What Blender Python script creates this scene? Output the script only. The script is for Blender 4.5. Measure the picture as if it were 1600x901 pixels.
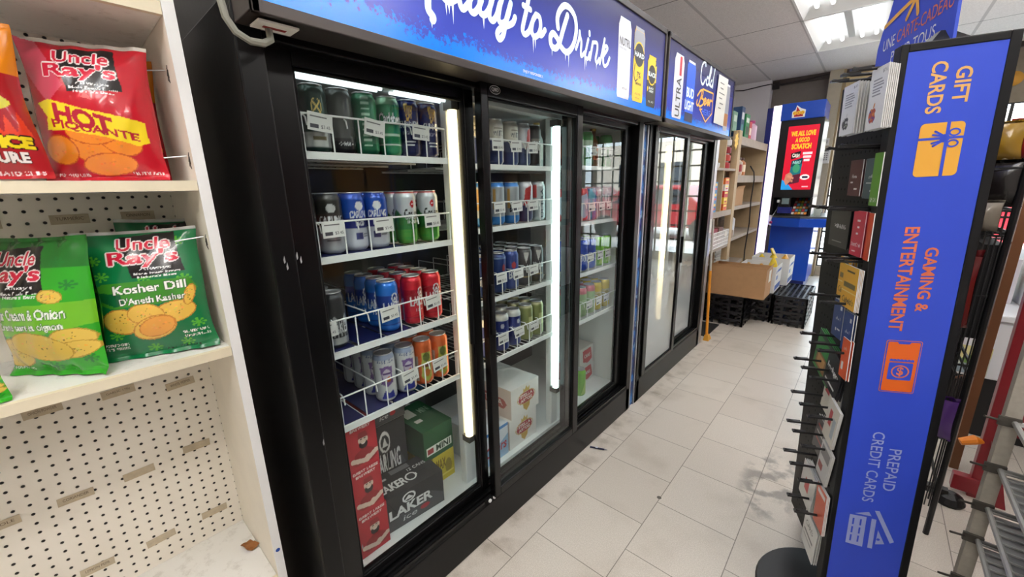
import bpy, math, random
import numpy as np
from mathutils import Vector, Matrix
for o in list(bpy.data.objects): bpy.data.objects.remove(o)
scene = bpy.context.scene
COL = scene.collection
random.seed(7)
# ------------------------------------------------------------------ camera, world, exposure
cam_data = bpy.data.cameras.new('camera'); cam = bpy.data.objects.new('camera', cam_data); COL.objects.link(cam)
yaw, pit, roll = 0.72582662, -0.24585192, -0.0227647
fw = Vector((-math.sin(yaw)*math.cos(pit), math.cos(yaw)*math.cos(pit), math.sin(pit)))
rt = Vector((math.cos(yaw), math.sin(yaw), 0)); up = rt.cross(fw)
rt2 = rt*math.cos(roll)+up*math.sin(roll); up2 = rt2.cross(fw)
mw = Matrix((( rt2.x, up2.x, -fw.x, .944), (rt2.y, up2.y, -fw.y, 0), (rt2.z, up2.z, -fw.z, 1.335), (0,0,0,1)))
cam.matrix_world = mw
cam_data.sensor_width = 36; cam_data.lens = 36*626.77/1600; cam_data.clip_start = .02
scene.camera = cam
scene.view_settings.view_transform = 'Standard'; scene.view_settings.look = 'None'
scene.view_settings.gamma = 1; scene.view_settings.use_curve_mapping = False
scene.view_settings.exposure = 0.12
TUBE_POWER = 14.0          # ceiling fluorescent tubes
SKY_POWER = 9.0            # overcast daylight outside the shop windows
world = bpy.data.worlds.new('sky'); scene.world = world; world.use_nodes = True
world.node_tree.nodes['Background'].inputs[0].default_value = (.80, .90, 1, 1)
world.node_tree.nodes['Background'].inputs[1].default_value = SKY_POWER
sun_d = bpy.data.lights.new('sun', 'SUN'); sun_d.energy = 14; sun_d.angle = .02; sun_o = bpy.data.objects.new('sun', sun_d); COL.objects.link(sun_o)
sun_o.rotation_euler = (math.radians(38), 0, math.radians(12))      # daylight on the street, coming over the roof from behind the shop

# ------------------------------------------------------------------ helpers
def lin(c):
    return tuple(((v/255)/12.92 if v/255 <= .04045 else ((v/255+.055)/1.055)**2.4) for v in c)
MATS = {}
def mat(name, rgb=(128,128,128), rough=.5, metal=0., emit=0., emit_rgb=None, coat=0., bump=0., bump_scale=80., spec=.5, alpha=1., var=0.):
    if name in MATS: return MATS[name]
    m = bpy.data.materials.new(name); m.use_nodes = True; MATS[name] = m
    nt = m.node_tree; b = nt.nodes['Principled BSDF']
    b.inputs['Base Color'].default_value = (*lin(rgb), 1); b.inputs['Roughness'].default_value = rough
    b.inputs['Metallic'].default_value = metal; b.inputs['Coat Weight'].default_value = coat
    b.inputs['Specular IOR Level'].default_value = spec; b.inputs['Alpha'].default_value = alpha
    if emit:
        b.inputs['Emission Color'].default_value = (*lin(emit_rgb or rgb), 1); b.inputs['Emission Strength'].default_value = emit
    if bump or var:
        tc = nt.nodes.new('ShaderNodeTexCoord'); n = nt.nodes.new('ShaderNodeTexNoise'); n.inputs['Scale'].default_value = bump_scale
        n.inputs['Detail'].default_value = 4
        nt.links.new(tc.outputs['Object'], n.inputs['Vector'])
        if bump:
            bp = nt.nodes.new('ShaderNodeBump'); bp.inputs['Strength'].default_value = bump; bp.inputs['Distance'].default_value = .004
            nt.links.new(n.outputs['Fac'], bp.inputs['Height']); nt.links.new(bp.outputs['Normal'], b.inputs['Normal'])
        if var:
            mx = nt.nodes.new('ShaderNodeMix'); mx.data_type = 'RGBA'
            mx.inputs['A'].default_value = (*lin(tuple(max(0, v*(1-var)) for v in rgb)), 1)
            mx.inputs['B'].default_value = (*lin(tuple(min(255, v*(1+var*.6)) for v in rgb)), 1)
            nt.links.new(n.outputs['Fac'], mx.inputs['Factor']); nt.links.new(mx.outputs['Result'], b.inputs['Base Color'])
    return m
def attr_mat(name, rough=.4, metal=0., coat=0., emit=0., spec=.5):
    if name in MATS: return MATS[name]
    m = mat(name, rough=rough, metal=metal, coat=coat, spec=spec); nt = m.node_tree; b = nt.nodes['Principled BSDF']
    a = nt.nodes.new('ShaderNodeAttribute'); a.attribute_name = 'Col'
    nt.links.new(a.outputs['Color'], b.inputs['Base Color'])
    if emit:
        nt.links.new(a.outputs['Color'], b.inputs['Emission Color']); b.inputs['Emission Strength'].default_value = emit
    return m
class NT:
    """small wrapper to write node maths"""
    def __init__(s, name, rough=.5):
        s.m = mat(name, rough=rough); s.nt = s.m.node_tree; s.b = s.nt.nodes['Principled BSDF']
        tc = s.nt.nodes.new('ShaderNodeTexCoord'); sp = s.nt.nodes.new('ShaderNodeSeparateXYZ')
        s.nt.links.new(tc.outputs['Object'], sp.inputs[0]); s.co = tc.outputs['Object']
        s.x, s.y, s.z = sp.outputs
    def _in(s, sock, v):
        if hasattr(v, 'links') or hasattr(v, 'is_linked'): s.nt.links.new(v, sock)
        else: sock.default_value = v
    def f(s, op, a, b=0., c=0.):
        n = s.nt.nodes.new('ShaderNodeMath'); n.operation = op
        for i, v in enumerate((a, b, c)): s._in(n.inputs[i], v)
        return n.outputs[0]
    def noise(s, scale, detail=3, vec=None, rough=.5):
        n = s.nt.nodes.new('ShaderNodeTexNoise'); n.inputs['Scale'].default_value = scale; n.inputs['Detail'].default_value = detail
        n.inputs['Roughness'].default_value = rough
        s.nt.links.new(vec or s.co, n.inputs['Vector']); return n.outputs['Fac']
    def comb(s, x, y, z):
        n = s.nt.nodes.new('ShaderNodeCombineXYZ')
        for i, v in enumerate((x, y, z)): s._in(n.inputs[i], v)
        return n.outputs[0]
    def white(s, vec):
        n = s.nt.nodes.new('ShaderNodeTexWhiteNoise'); s.nt.links.new(vec, n.inputs['Vector']); return n.outputs['Value']
    def mix(s, fac, a, b):
        n = s.nt.nodes.new('ShaderNodeMix'); n.data_type = 'RGBA'
        s._in(n.inputs['Factor'], fac)
        for k, v in (('A', a), ('B', b)):
            if isinstance(v, tuple): n.inputs[k].default_value = (*lin(v), 1)
            else: s.nt.links.new(v, n.inputs[k])
        return n.outputs['Result']
    def ss(s, v, lo, hi):
        n = s.nt.nodes.new('ShaderNodeMapRange'); n.interpolation_type = 'SMOOTHSTEP'
        s._in(n.inputs[0], v); n.inputs[1].default_value = lo; n.inputs[2].default_value = hi; return n.outputs[0]
    def color(s, c): s.nt.links.new(c, s.b.inputs['Base Color'])
    def bump(s, h, strength=.3, dist=.003):
        n = s.nt.nodes.new('ShaderNodeBump'); n.inputs['Strength'].default_value = strength; n.inputs['Distance'].default_value = dist
        s.nt.links.new(h, n.inputs['Height']); s.nt.links.new(n.outputs['Normal'], s.b.inputs['Normal'])
def glass(name, tint=(246,250,250), ior=1.5, fog=None):
    """clear pane: see-through plus the reflection of its outer face; fog=(z_low, z_high, amount) adds condensation"""
    m = bpy.data.materials.new(name); m.use_nodes = True; nt = m.node_tree; nt.nodes.clear(); MATS[name] = m
    out = nt.nodes.new('ShaderNodeOutputMaterial'); tr = nt.nodes.new('ShaderNodeBsdfTransparent'); gl = nt.nodes.new('ShaderNodeBsdfGlossy')
    tr.inputs[0].default_value = (*lin(tint), 1); gl.inputs['Roughness'].default_value = .005
    fr = nt.nodes.new('ShaderNodeFresnel'); fr.inputs[0].default_value = ior
    ge = nt.nodes.new('ShaderNodeNewGeometry'); inv = nt.nodes.new('ShaderNodeMath'); inv.operation = 'SUBTRACT'; inv.inputs[0].default_value = 1
    nt.links.new(ge.outputs['Backfacing'], inv.inputs[1]); mu = nt.nodes.new('ShaderNodeMath'); mu.operation = 'MULTIPLY'
    nt.links.new(fr.outputs[0], mu.inputs[0]); nt.links.new(inv.outputs[0], mu.inputs[1])
    base = tr.outputs[0]
    if fog:
        df = nt.nodes.new('ShaderNodeBsdfTranslucent'); df.inputs[0].default_value = (*lin((236,240,242)), 1)
        d2 = nt.nodes.new('ShaderNodeBsdfDiffuse'); d2.inputs[0].default_value = (*lin((236,240,242)), 1)
        ad = nt.nodes.new('ShaderNodeMixShader'); ad.inputs[0].default_value = .5
        nt.links.new(df.outputs[0], ad.inputs[1]); nt.links.new(d2.outputs[0], ad.inputs[2])
        tc = nt.nodes.new('ShaderNodeTexCoord'); sp = nt.nodes.new('ShaderNodeSeparateXYZ'); nt.links.new(tc.outputs['Object'], sp.inputs[0])
        no = nt.nodes.new('ShaderNodeTexNoise'); no.inputs['Scale'].default_value = 9; nt.links.new(tc.outputs['Object'], no.inputs['Vector'])
        a = nt.nodes.new('ShaderNodeMath'); a.operation = 'MULTIPLY_ADD'; a.inputs[1].default_value = .18; nt.links.new(no.outputs['Fac'], a.inputs[0]); nt.links.new(sp.outputs[2], a.inputs[2])
        mr = nt.nodes.new('ShaderNodeMapRange'); mr.interpolation_type = 'SMOOTHSTEP'
        mr.inputs[1].default_value = fog[0]; mr.inputs[2].default_value = fog[1]; mr.inputs[3].default_value = fog[2]; mr.inputs[4].default_value = fog[3] if len(fog) > 3 else 0
        nt.links.new(a.outputs[0], mr.inputs[0])
        mf = nt.nodes.new('ShaderNodeMixShader'); nt.links.new(mr.outputs[0], mf.inputs[0]); nt.links.new(tr.outputs[0], mf.inputs[1]); nt.links.new(ad.outputs[0], mf.inputs[2])
        base = mf.outputs[0]
    mx = nt.nodes.new('ShaderNodeMixShader'); nt.links.new(mu.outputs[0], mx.inputs[0]); nt.links.new(base, mx.inputs[1]); nt.links.new(gl.outputs[0], mx.inputs[2])
    nt.links.new(mx.outputs[0], out.inputs[0]); return m

_TX = {}
def text_tris(s, bold=0.):
    """triangles of a line of lettering scaled into the unit box; returns (tris Nx3x2, aspect)"""
    k = (s, bold)
    if k in _TX: return _TX[k]
    cu = bpy.data.curves.new('t', 'FONT'); cu.body = s; cu.resolution_u = 3; cu.offset = bold
    ob = bpy.data.objects.new('t', cu); COL.objects.link(ob); bpy.context.view_layer.update()
    me = ob.evaluated_get(bpy.context.evaluated_depsgraph_get()).to_mesh(); me.calc_loop_triangles()
    v = np.array([w.co[:2] for w in me.vertices]); t = np.array([q.vertices[:] for q in me.loop_triangles])
    tris = v[t]; lo = tris.reshape(-1, 2).min(0); hi = tris.reshape(-1, 2).max(0)
    asp = (hi[0]-lo[0])/(hi[1]-lo[1]); tris = (tris-lo)/(hi-lo)
    bpy.data.objects.remove(ob); bpy.data.curves.remove(cu)
    _TX[k] = (tris, asp); return _TX[k]

class Art:
    """printed artwork as a small array of colours; y runs down"""
    def __init__(s, w, h, bg): s.w, s.h = w, h; s.a = np.empty((h, w, 3)); s.a[:] = bg; s.Y, s.X = np.mgrid[0:h, 0:w]+.5
    def put(s, m, c): s.a[m] = c
    def rect(s, x0, y0, x1, y1, c): s.put((s.X >= x0) & (s.X < x1) & (s.Y >= y0) & (s.Y < y1), c)
    def ell(s, cx, cy, rx, ry, c, rot=0):
        ca, sa = math.cos(rot), math.sin(rot); dx, dy = s.X-cx, s.Y-cy
        s.put(((dx*ca+dy*sa)/rx)**2+((-dx*sa+dy*ca)/ry)**2 <= 1, c)
    def ring(s, cx, cy, rx, ry, t, c):
        q = ((s.X-cx)/rx)**2+((s.Y-cy)/ry)**2; q2 = ((s.X-cx)/max(.1, rx-t))**2+((s.Y-cy)/max(.1, ry-t))**2; s.put((q <= 1) & (q2 > 1), c)
    def pmask(s, pts):
        m = np.zeros((s.h, s.w), bool); n = len(pts)
        for i in range(n):
            (x0, y0), (x1, y1) = pts[i], pts[(i+1) % n]
            if y0 == y1: continue
            m ^= ((s.Y < y0) != (s.Y < y1)) & (s.X < (x1-x0)*(s.Y-y0)/(y1-y0)+x0)
        return m
    def poly(s, pts, c): s.put(s.pmask(pts), c)
    def line(s, x0, y0, x1, y1, t, c):
        dx, dy = x1-x0, y1-y0; L = dx*dx+dy*dy or 1e-9; u = np.clip(((s.X-x0)*dx+(s.Y-y0)*dy)/L, 0, 1)
        s.put(np.hypot(s.X-x0-u*dx, s.Y-y0-u*dy) <= t/2, c)
    def tmask(s, txt, x0, y0, x1, y1, bold=0., slant=0., rise=0., rot90=False):
        m = np.zeros((s.h, s.w), bool)
        for t in text_tris(txt, bold)[0]:
            p = []
            for u, v in t:
                if rot90: p.append((x0+(1-v)*(x1-x0), y0+(1-u)*(y1-y0)) if rot90 == 1 else (x0+v*(x1-x0), y0+u*(y1-y0)))
                else: p.append((x0+u*(x1-x0)+slant*v*(y1-y0), y1-v*(y1-y0)-rise*u))
            xs = [q[0] for q in p]; ys = [q[1] for q in p]
            i0, i1 = max(0, int(min(ys))-1), min(s.h, int(max(ys))+2); j0, j1 = max(0, int(min(xs))-1), min(s.w, int(max(xs))+2)
            if i0 >= i1 or j0 >= j1: continue
            X, Y = s.X[i0:i1, j0:j1], s.Y[i0:i1, j0:j1]; ok = None
            e = [(p[(k+1) % 3][0]-p[k][0])*(Y-p[k][1])-(p[(k+1) % 3][1]-p[k][1])*(X-p[k][0]) for k in range(3)]
            m[i0:i1, j0:j1] |= ((e[0] >= -.01) & (e[1] >= -.01) & (e[2] >= -.01)) | ((e[0] <= .01) & (e[1] <= .01) & (e[2] <= .01))
        return m
    def text(s, txt, x0, y0, x1, y1, c, bold=.015, slant=0., rise=0., outline=None, ow=2, rot90=False):
        m = s.tmask(txt, x0, y0, x1, y1, bold, slant, rise, rot90)
        if outline is not None:
            d = m.copy()
            for _ in range(ow):
                e = d.copy(); e[1:] |= d[:-1]; e[:-1] |= d[1:]; e[:, 1:] |= d[:, :-1]; e[:, :-1] |= d[:, 1:]; d = e
            s.put(d, outline)
        s.put(m, c)
    def sample(s, U, V):
        """U,V in 0..1 (V up)"""
        i = np.clip(((1-V)*s.h).astype(int), 0, s.h-1); j = np.clip((U*s.w).astype(int), 0, s.w-1); return s.a[i, j]
def lin_arr(a):
    a = np.clip(a/255., 0, 1); return np.where(a <= .04045, a/12.92, ((a+.055)/1.055)**2.4)
def set_col(me, cols):
    at = me.color_attributes.new('Col', 'FLOAT_COLOR', 'POINT')
    c = np.ones((len(cols), 4), np.float32); c[:, :3] = lin_arr(np.asarray(cols, float)); at.data.foreach_set('color', c.ravel())

ORG = {}
def origin_of(p):
    while p is not None and p.parent is not None: p = p.parent
    return ORG.get(p.name, Vector((0, 0, 0))) if p is not None else None
class MB:
    """collects shapes in world coordinates and links them as ONE mesh object"""
    def __init__(s): s.v, s.f, s.mi, s.mats, s.T = [], [], [], [], None
    def _m(s, m):
        if m not in s.mats: s.mats.append(m)
        return s.mats.index(m)
    def add(s, vs, fs, m):
        k = len(s.v); i = s._m(m)
        s.v += [tuple(s.T @ Vector(p)) if s.T else tuple(p) for p in vs]
        s.f += [tuple(k+j for j in f) for f in fs]; s.mi += [i]*len(fs); return s
    def box(s, x0, x1, y0, y1, z0, z1, m):
        v = [(x, y, z) for x in (x0, x1) for y in (y0, y1) for z in (z0, z1)]
        return s.add(v, [(0,1,3,2), (4,6,7,5), (0,4,5,1), (2,3,7,6), (0,2,6,4), (1,5,7,3)], m)
    def hexa(s, b, t, m):
        """eight corners: bottom ring b, top ring t"""
        return s.add(list(b)+list(t), [(3,2,1,0), (4,5,6,7), (0,1,5,4), (1,2,6,5), (2,3,7,6), (3,0,4,7)], m)
    def tube(s, pts, r, m, n=8, cap=True, closed=False):
        pts = [Vector(p) for p in pts]; N = len(pts); vs, fs = [], []; prev = None
        for i, p in enumerate(pts):
            d = (pts[(i+1) % N]-pts[i-1]) if closed else (pts[min(i+1, N-1)]-pts[max(i-1, 0)])
            d.normalize()
            if prev is None:
                a = d.cross(Vector((0, 0, 1)) if abs(d.z) < .9 else Vector((1, 0, 0))).normalized()
            else: a = (prev-d*prev.dot(d)).normalized()
            prev = a; b = d.cross(a); rr = r[i] if isinstance(r, (list, tuple)) else r
            vs += [p+a*rr*math.cos(2*math.pi*k/n)+b*rr*math.sin(2*math.pi*k/n) for k in range(n)]
        for i in range(N if closed else N-1):
            for k in range(n):
                j = (i+1) % N; fs.append((i*n+k, i*n+(k+1) % n, j*n+(k+1) % n, j*n+k))
        if cap and not closed: fs += [tuple(range(n))[::-1], tuple((N-1)*n+k for k in range(n))]
        return s.add(vs, fs, m)
    def rod(s, p0, p1, r, m, n=8): return s.tube([p0, p1], r, m, n)
    def lathe(s, prof, c, m, n=24):
        vs, fs = [], []
        for r, z in prof: vs += [(c[0]+r*math.cos(2*math.pi*k/n), c[1]+r*math.sin(2*math.pi*k/n), c[2]+z) for k in range(n)]
        for i in range(len(prof)-1):
            for k in range(n): fs.append((i*n+k, i*n+(k+1) % n, (i+1)*n+(k+1) % n, (i+1)*n+k))
        if prof[0][0] > 1e-6: fs.append(tuple(range(n))[::-1])
        if prof[-1][0] > 1e-6: fs.append(tuple((len(prof)-1)*n+k for k in range(n)))
        return s.add(vs, fs, m)
    def poly(s, pts, m): return s.add(pts, [tuple(range(len(pts)))], m)
    def prism(s, pts, f, d0, d1, m):
        """2-D outline through f(u,v,d) from depth d0 to d1"""
        n = len(pts); vs = [f(u, v, d0) for u, v in pts]+[f(u, v, d1) for u, v in pts]
        return s.add(vs, [tuple(range(n))[::-1], tuple(range(n, 2*n))]+[(i, (i+1) % n, n+(i+1) % n, n+i) for i in range(n)], m)
    def text(s, txt, f, u0, v0, u1, v1, m, bold=0., slant=0.):
        t = text_tris(txt, bold)[0]; vs = [f(u0+p[0]*(u1-u0)+slant*p[1]*(v1-v0), v0+p[1]*(v1-v0)) for q in t for p in q]
        return s.add(vs, [(3*i, 3*i+1, 3*i+2) for i in range(len(t))], m)
    def ribbon(s, pts, w, f, m, k=6):
        P = [np.array(p, float) for p in pts]; Q = []
        if len(P) > 2:
            E = [2*P[0]-P[1]]+P+[2*P[-1]-P[-2]]
            for i in range(1, len(E)-2):
                for j in range(k):
                    t = j/k; a, b, c, d = E[i-1:i+3]
                    Q.append(.5*(2*b+(c-a)*t+(2*a-5*b+4*c-d)*t*t+(3*b-a-3*c+d)*t**3))
            Q.append(P[-1])
        else: Q = P
        L, R = [], []
        for i, q in enumerate(Q):
            d = Q[min(i+1, len(Q)-1)]-Q[max(i-1, 0)]; d = d/(np.hypot(*d)+1e-9); n = np.array((-d[1], d[0]))*w/2
            L.append(f(*(q+n))); R.append(f(*(q-n)))
        N = len(Q); s.add(L+R, [(i, i+1, N+i+1, N+i) for i in range(N-1)], m)
        for q in (Q[0], Q[-1]): s.disc(q, w/2, f, m)
        return s
    def disc(s, q, r, f, m, ry=None, n=14):
        return s.poly([f(q[0]+r*math.cos(2*math.pi*k/n), q[1]+(ry or r)*math.sin(2*math.pi*k/n)) for k in range(n)], m)
    def ring(s, q, r, t, f, m, ry=None, n=28):
        ry = ry or r; vs = []
        for rr, r2 in ((r, ry), (r-t, ry-t)): vs += [f(q[0]+rr*math.cos(2*math.pi*k/n), q[1]+r2*math.sin(2*math.pi*k/n)) for k in range(n)]
        return s.add(vs, [(k, (k+1) % n, n+(k+1) % n, n+k) for k in range(n)], m)
    def build(s, name, parent=None, base=None, bevel=0., smooth=False, label=None):
        me = bpy.data.meshes.new(name); o = bpy.data.objects.new(name, me); COL.objects.link(o)
        if parent is not None: org = origin_of(parent); o.parent = parent
        else:
            org = Vector(base) if base else Vector((0, 0, 0)); o.location = org; ORG[o.name] = org
        me.from_pydata([(a-org.x, b-org.y, c-org.z) for a, b, c in s.v], [], s.f)
        for m in s.mats: me.materials.append(m)
        me.polygons.foreach_set('material_index', s.mi)
        if smooth: me.polygons.foreach_set('use_smooth', [True]*len(s.f))
        me.validate(); me.update()
        if bevel:
            b = o.modifiers.new('bevel', 'BEVEL'); b.width = bevel; b.segments = 2; b.limit_method = 'ANGLE'; b.angle_limit = math.radians(40)
        if smooth: smooth_by_angle(me)
        if label: o['label'] = label
        return o
def smooth_by_angle(me, deg=40):
    import bmesh
    bm = bmesh.new(); bm.from_mesh(me)
    for e in bm.edges:
        if len(e.link_faces) == 2 and e.calc_face_angle(0) > math.radians(deg): e.smooth = False
    bm.to_mesh(me); bm.free()
def tag(o, label, cat, group=None, kind=None):
    o['label'] = label; o['category'] = cat
    if group: o['group'] = group
    if kind: o['kind'] = kind
    return o
def thing(name, label, cat, loc=(0,0,0), group=None):
    o = bpy.data.objects.new(name, None); COL.objects.link(o); o.location = loc; ORG[o.name] = Vector(loc); o.empty_display_size = .05
    return tag(o, label, cat, group)
def struct(mb, name, **k):
    o = mb.build(name, **k); o['kind'] = 'structure'; return o
def dup(root, loc, label=None, group=None, rotz=None):
    r = root.copy(); COL.objects.link(r); r.location = loc
    if rotz is not None: r.rotation_euler = (0, 0, rotz)
    if label: r['label'] = label
    if group: r['group'] = group
    for ch in list(root.children):
        c = ch.copy(); COL.objects.link(c); c.parent = r
        for g in list(ch.children):
            d = g.copy(); COL.objects.link(d); d.parent = c
    return r
def art_surface(name, art, fn, nu, nv, material, parent=None, base=None, close=None):
    """grid over 0..1 x 0..1 coloured by the artwork; fn(u,v) gives the point"""
    us = np.linspace(0, 1, nu); vs = np.linspace(0, 1, nv); org = origin_of(parent) if parent else Vector(base or (0, 0, 0))
    pts = [Vector(fn(u, v))-org for v in vs for u in us]; fs = [(j*nu+i, j*nu+i+1, (j+1)*nu+i+1, (j+1)*nu+i) for j in range(nv-1) for i in range(nu-1)]
    V, U = np.meshgrid(vs, us, indexing='ij'); cols = art.sample(U.ravel(), V.ravel())
    if close:
        k = len(pts); p2, f2, c2 = close(us, vs, k); pts += [Vector(p)-org for p in p2]; fs += f2; cols = np.vstack([cols, c2])
    me = bpy.data.meshes.new(name); me.from_pydata(pts, [], fs); me.materials.append(material); set_col(me, cols)
    me.polygons.foreach_set('use_smooth', [True]*len(fs)); me.update()
    o = bpy.data.objects.new(name, me); COL.objects.link(o)
    if parent: o.parent = parent
    else: o.location = org; ORG[o.name] = org
    return o
def art_box(name, art, x0, x1, y0, y1, z0, z1, side, material, nu=64, nv=48, T=None):
    """carton: art on its +x face (and the side colours elsewhere)"""
    pts, fs, cols = [], [], []
    def patch(fn, nu, nv, a):
        k = len(pts)
        for j in range(nv):
            for i in range(nu):
                u, v = i/(nu-1), j/(nv-1); pts.append(fn(u, v))
        if isinstance(a, Art):
            V, U = np.meshgrid(np.linspace(0, 1, nv), np.linspace(0, 1, nu), indexing='ij'); cols.extend(a.sample(U.ravel(), V.ravel()).tolist())
        else: cols.extend([a]*(nu*nv))
        fs.extend((k+j*nu+i, k+j*nu+i+1, k+(j+1)*nu+i+1, k+(j+1)*nu+i) for j in range(nv-1) for i in range(nu-1))
    fr, lf, tp = art if isinstance(art, tuple) else (art, side, side)
    patch(lambda u, v: (x1, y0+u*(y1-y0), z0+v*(z1-z0)), nu, nv, fr)
    patch(lambda u, v: (x0+u*(x1-x0), y0, z0+v*(z1-z0)), nu if isinstance(lf, Art) else 2, nv if isinstance(lf, Art) else 2, lf)
    patch(lambda u, v: (x1-v*(x1-x0), y0+u*(y1-y0), z1), nu if isinstance(tp, Art) else 2, nv if isinstance(tp, Art) else 2, tp)
    patch(lambda u, v: (x1-u*(x1-x0), y1, z0+v*(z1-z0)), 2, 2, side)
    patch(lambda u, v: (x0, y1-u*(y1-y0), z0+v*(z1-z0)), 2, 2, side)
    patch(lambda u, v: (x0+v*(x1-x0), y0+u*(y1-y0), z0), 2, 2, side)
    if T: pts = [tuple(T @ Vector(p)) for p in pts]
    c = Vector(((x0+x1)/2, (y0+y1)/2, z0)); c = T @ c if T else c
    me = bpy.data.meshes.new(name); me.from_pydata([tuple(Vector(p)-c) for p in pts], [], fs); me.materials.append(material); set_col(me, cols); me.update()
    o = bpy.data.objects.new(name, me); COL.objects.link(o); o.location = c; ORG[o.name] = c
    return o
ORD = ['first', 'second', 'third', 'fourth', 'fifth', 'sixth', 'seventh', 'eighth', 'ninth']

# ------------------------------------------------------------------ the room
X0, X1, Y0, Y1, H = -1.0, 4.5, -3.0, 7.2, 2.72
t = NT('vinyl_tile', .32)
T = .305
ix = t.f('FLOOR', t.f('DIVIDE', t.f('SUBTRACT', t.x, .126), T)); par = t.f('ABSOLUTE', t.f('MODULO', ix, 2))
yy = t.f('DIVIDE', t.f('SUBTRACT', t.f('SUBTRACT', t.y, .276), t.f('MULTIPLY', t.f('SUBTRACT', 1, par), -.155)), T)
xx = t.f('DIVIDE', t.f('SUBTRACT', t.x, .126), T)
ed = lambda v: t.f('ABSOLUTE', t.f('SUBTRACT', t.f('FRACT', v), .5))
seam = t.f('GREATER_THAN', t.f('MAXIMUM', ed(xx), ed(yy)), .5-.0016/T)
rnd = t.white(t.comb(ix, t.f('FLOOR', yy), 0))
fleck = t.noise(260, 3); cloud = t.noise(3.2, 5)
c = t.mix(t.ss(fleck, .38, .66), (200, 191, 179), (217, 209, 198))
c = t.mix(t.f('MULTIPLY', rnd, .35), c, (188, 178, 166))
c = t.mix(t.f('MULTIPLY', t.ss(cloud, .50, .72), .35), c, (160, 148, 132))
# mop stains and grime by the gift-card stand and along the plinth
dx = t.f('DIVIDE', t.f('SUBTRACT', t.x, .78), .13); dy = t.f('DIVIDE', t.f('SUBTRACT', t.y, 1.93), .30)
r2 = t.f('ADD', t.f('MULTIPLY', dx, dx), t.f('MULTIPLY', dy, dy)); st = t.f('MULTIPLY', t.ss(t.noise(11, 5), .46, .60), t.ss(r2, 1.1, .3))
c = t.mix(t.f('MULTIPLY', st, .62), c, (92, 88, 84))
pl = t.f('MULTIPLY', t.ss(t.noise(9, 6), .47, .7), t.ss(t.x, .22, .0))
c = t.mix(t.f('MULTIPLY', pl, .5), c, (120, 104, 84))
sp = t.f('ADD', t.f('POWER', t.f('SUBTRACT', t.x, .427), 2), t.f('POWER', t.f('SUBTRACT', t.y, 1.526), 2))
c = t.mix(t.f('LESS_THAN', sp, .00009), c, (80, 76, 70))
c = t.mix(t.f('MULTIPLY', seam, .75), c, (96, 88, 78)); t.color(c)
t.bump(t.f('SUBTRACT', 1, seam), .15, .001)
FLOOR = t.m
struct(MB().box(X0, X1, Y0, Y1, -.06, 0, FLOOR), 'floor')

t = NT('ceiling_tile', .9)
gx = t.f('ABSOLUTE', t.f('SUBTRACT', t.f('FRACT', t.f('ADD', t.f('DIVIDE', t.f('SUBTRACT', t.x, .235), .61), .5)), .5))
gy = t.f('ABSOLUTE', t.f('SUBTRACT', t.f('FRACT', t.f('ADD', t.f('DIVIDE', t.f('SUBTRACT', t.y, 4.77), 1.22), .5)), .5))
bar = t.f('LESS_THAN', gx, .012/.61); thin = t.f('LESS_THAN', gy, .005/1.22)
c = t.mix(t.ss(t.noise(120, 4), .35, .65), (222, 216, 215), (236, 231, 230))
c = t.mix(bar, c, (196, 191, 191)); c = t.mix(thin, c, (110, 105, 104)); t.color(c)
t.bump(t.noise(160, 3), .15, .002)
CEIL = t.m
xs = [X0]+[.235+.61*k for k in range(-1, 7)]+[X1]; ys = [Y0]+[4.77+1.22*k for k in range(-6, 3)]
FIX = [(.235, 3.55), (.235, 4.77), (.235, 2.33), (.235, 1.11), (.235, -1.33), (2.675, 3.55), (2.675, -1.33)]
mb = MB()
for i in range(len(xs)-1):
    for j in range(len(ys)-1):
        if any(abs(xs[i]-a) < .01 and abs(ys[j]-b) < .01 for a, b in FIX): continue
        mb.box(xs[i], xs[i+1], ys[j], min(ys[j+1], Y1), H, H+.02, CEIL)
struct(mb, 'ceiling')
struct(MB().box(X0-.1, X1+.1, Y0-.1, Y1+.2, H+.20, H+.24, mat('roof_deck', (90, 90, 90), .9)), 'ceiling_deck')
WALL = mat('painted_wall', (226, 223, 220), .85, bump=.05, var=.03, bump_scale=30)
BEIGE = mat('beige_paint', (196, 187, 166), .7, var=.05, bump_scale=20); DARKW = mat('taupe_wall', (134, 126, 119), .85, var=.05, bump_scale=18)
YEL = mat('cream_board', (226, 206, 158), .7, var=.06, bump_scale=9); WOODP = mat('grey_wood_panel', (150, 138, 120), .7, var=.12, bump_scale=14)
struct(MB().box(X0-.1, X0, Y0, Y1, 0, H+.2, WALL), 'wall_left')
struct(MB().box(X1, X1+.1, Y0, Y1, 0, H+.2, WALL), 'wall_right')
struct(MB().box(X0, X1, Y0-.1, Y0, 0, H+.2, WALL), 'wall_front')
mb = MB(); WIN = [(.46, 1.36), (1.50, 2.40), (2.52, 3.42)]; ZB, ZT = .14, 2.12
mb.box(X0, WIN[0][0], Y1, Y1+.15, 0, H+.2, DARKW)
for a, b in WIN:
    mb.box(a, b, Y1, Y1+.15, 0, ZB, BEIGE); mb.box(a, b, Y1, Y1+.15, ZT, H+.2, YEL if a < 1 else WOODP)
for (a, b), (c2, d2) in zip(WIN, WIN[1:]+[(X1, 0)]): mb.box(b, c2, Y1, Y1+.15, 0, H+.2, BEIGE if b < 1.4 else WOODP)
struct(mb, 'wall_back')
struct(MB().box(X0, -.36, 7.05, Y1, 0, H, mat('pale_grey_wall', (236, 232, 236), .85)), 'wall_pilaster')
mb = MB(); mb.box(.29, .43, 7.08, Y1, 0, H, BEIGE); mb.box(.43, .455, 7.10, Y1, 0, H, mat('tan_trim', (166, 146, 112), .6)); struct(mb, 'trim_1', bevel=.004)
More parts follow.
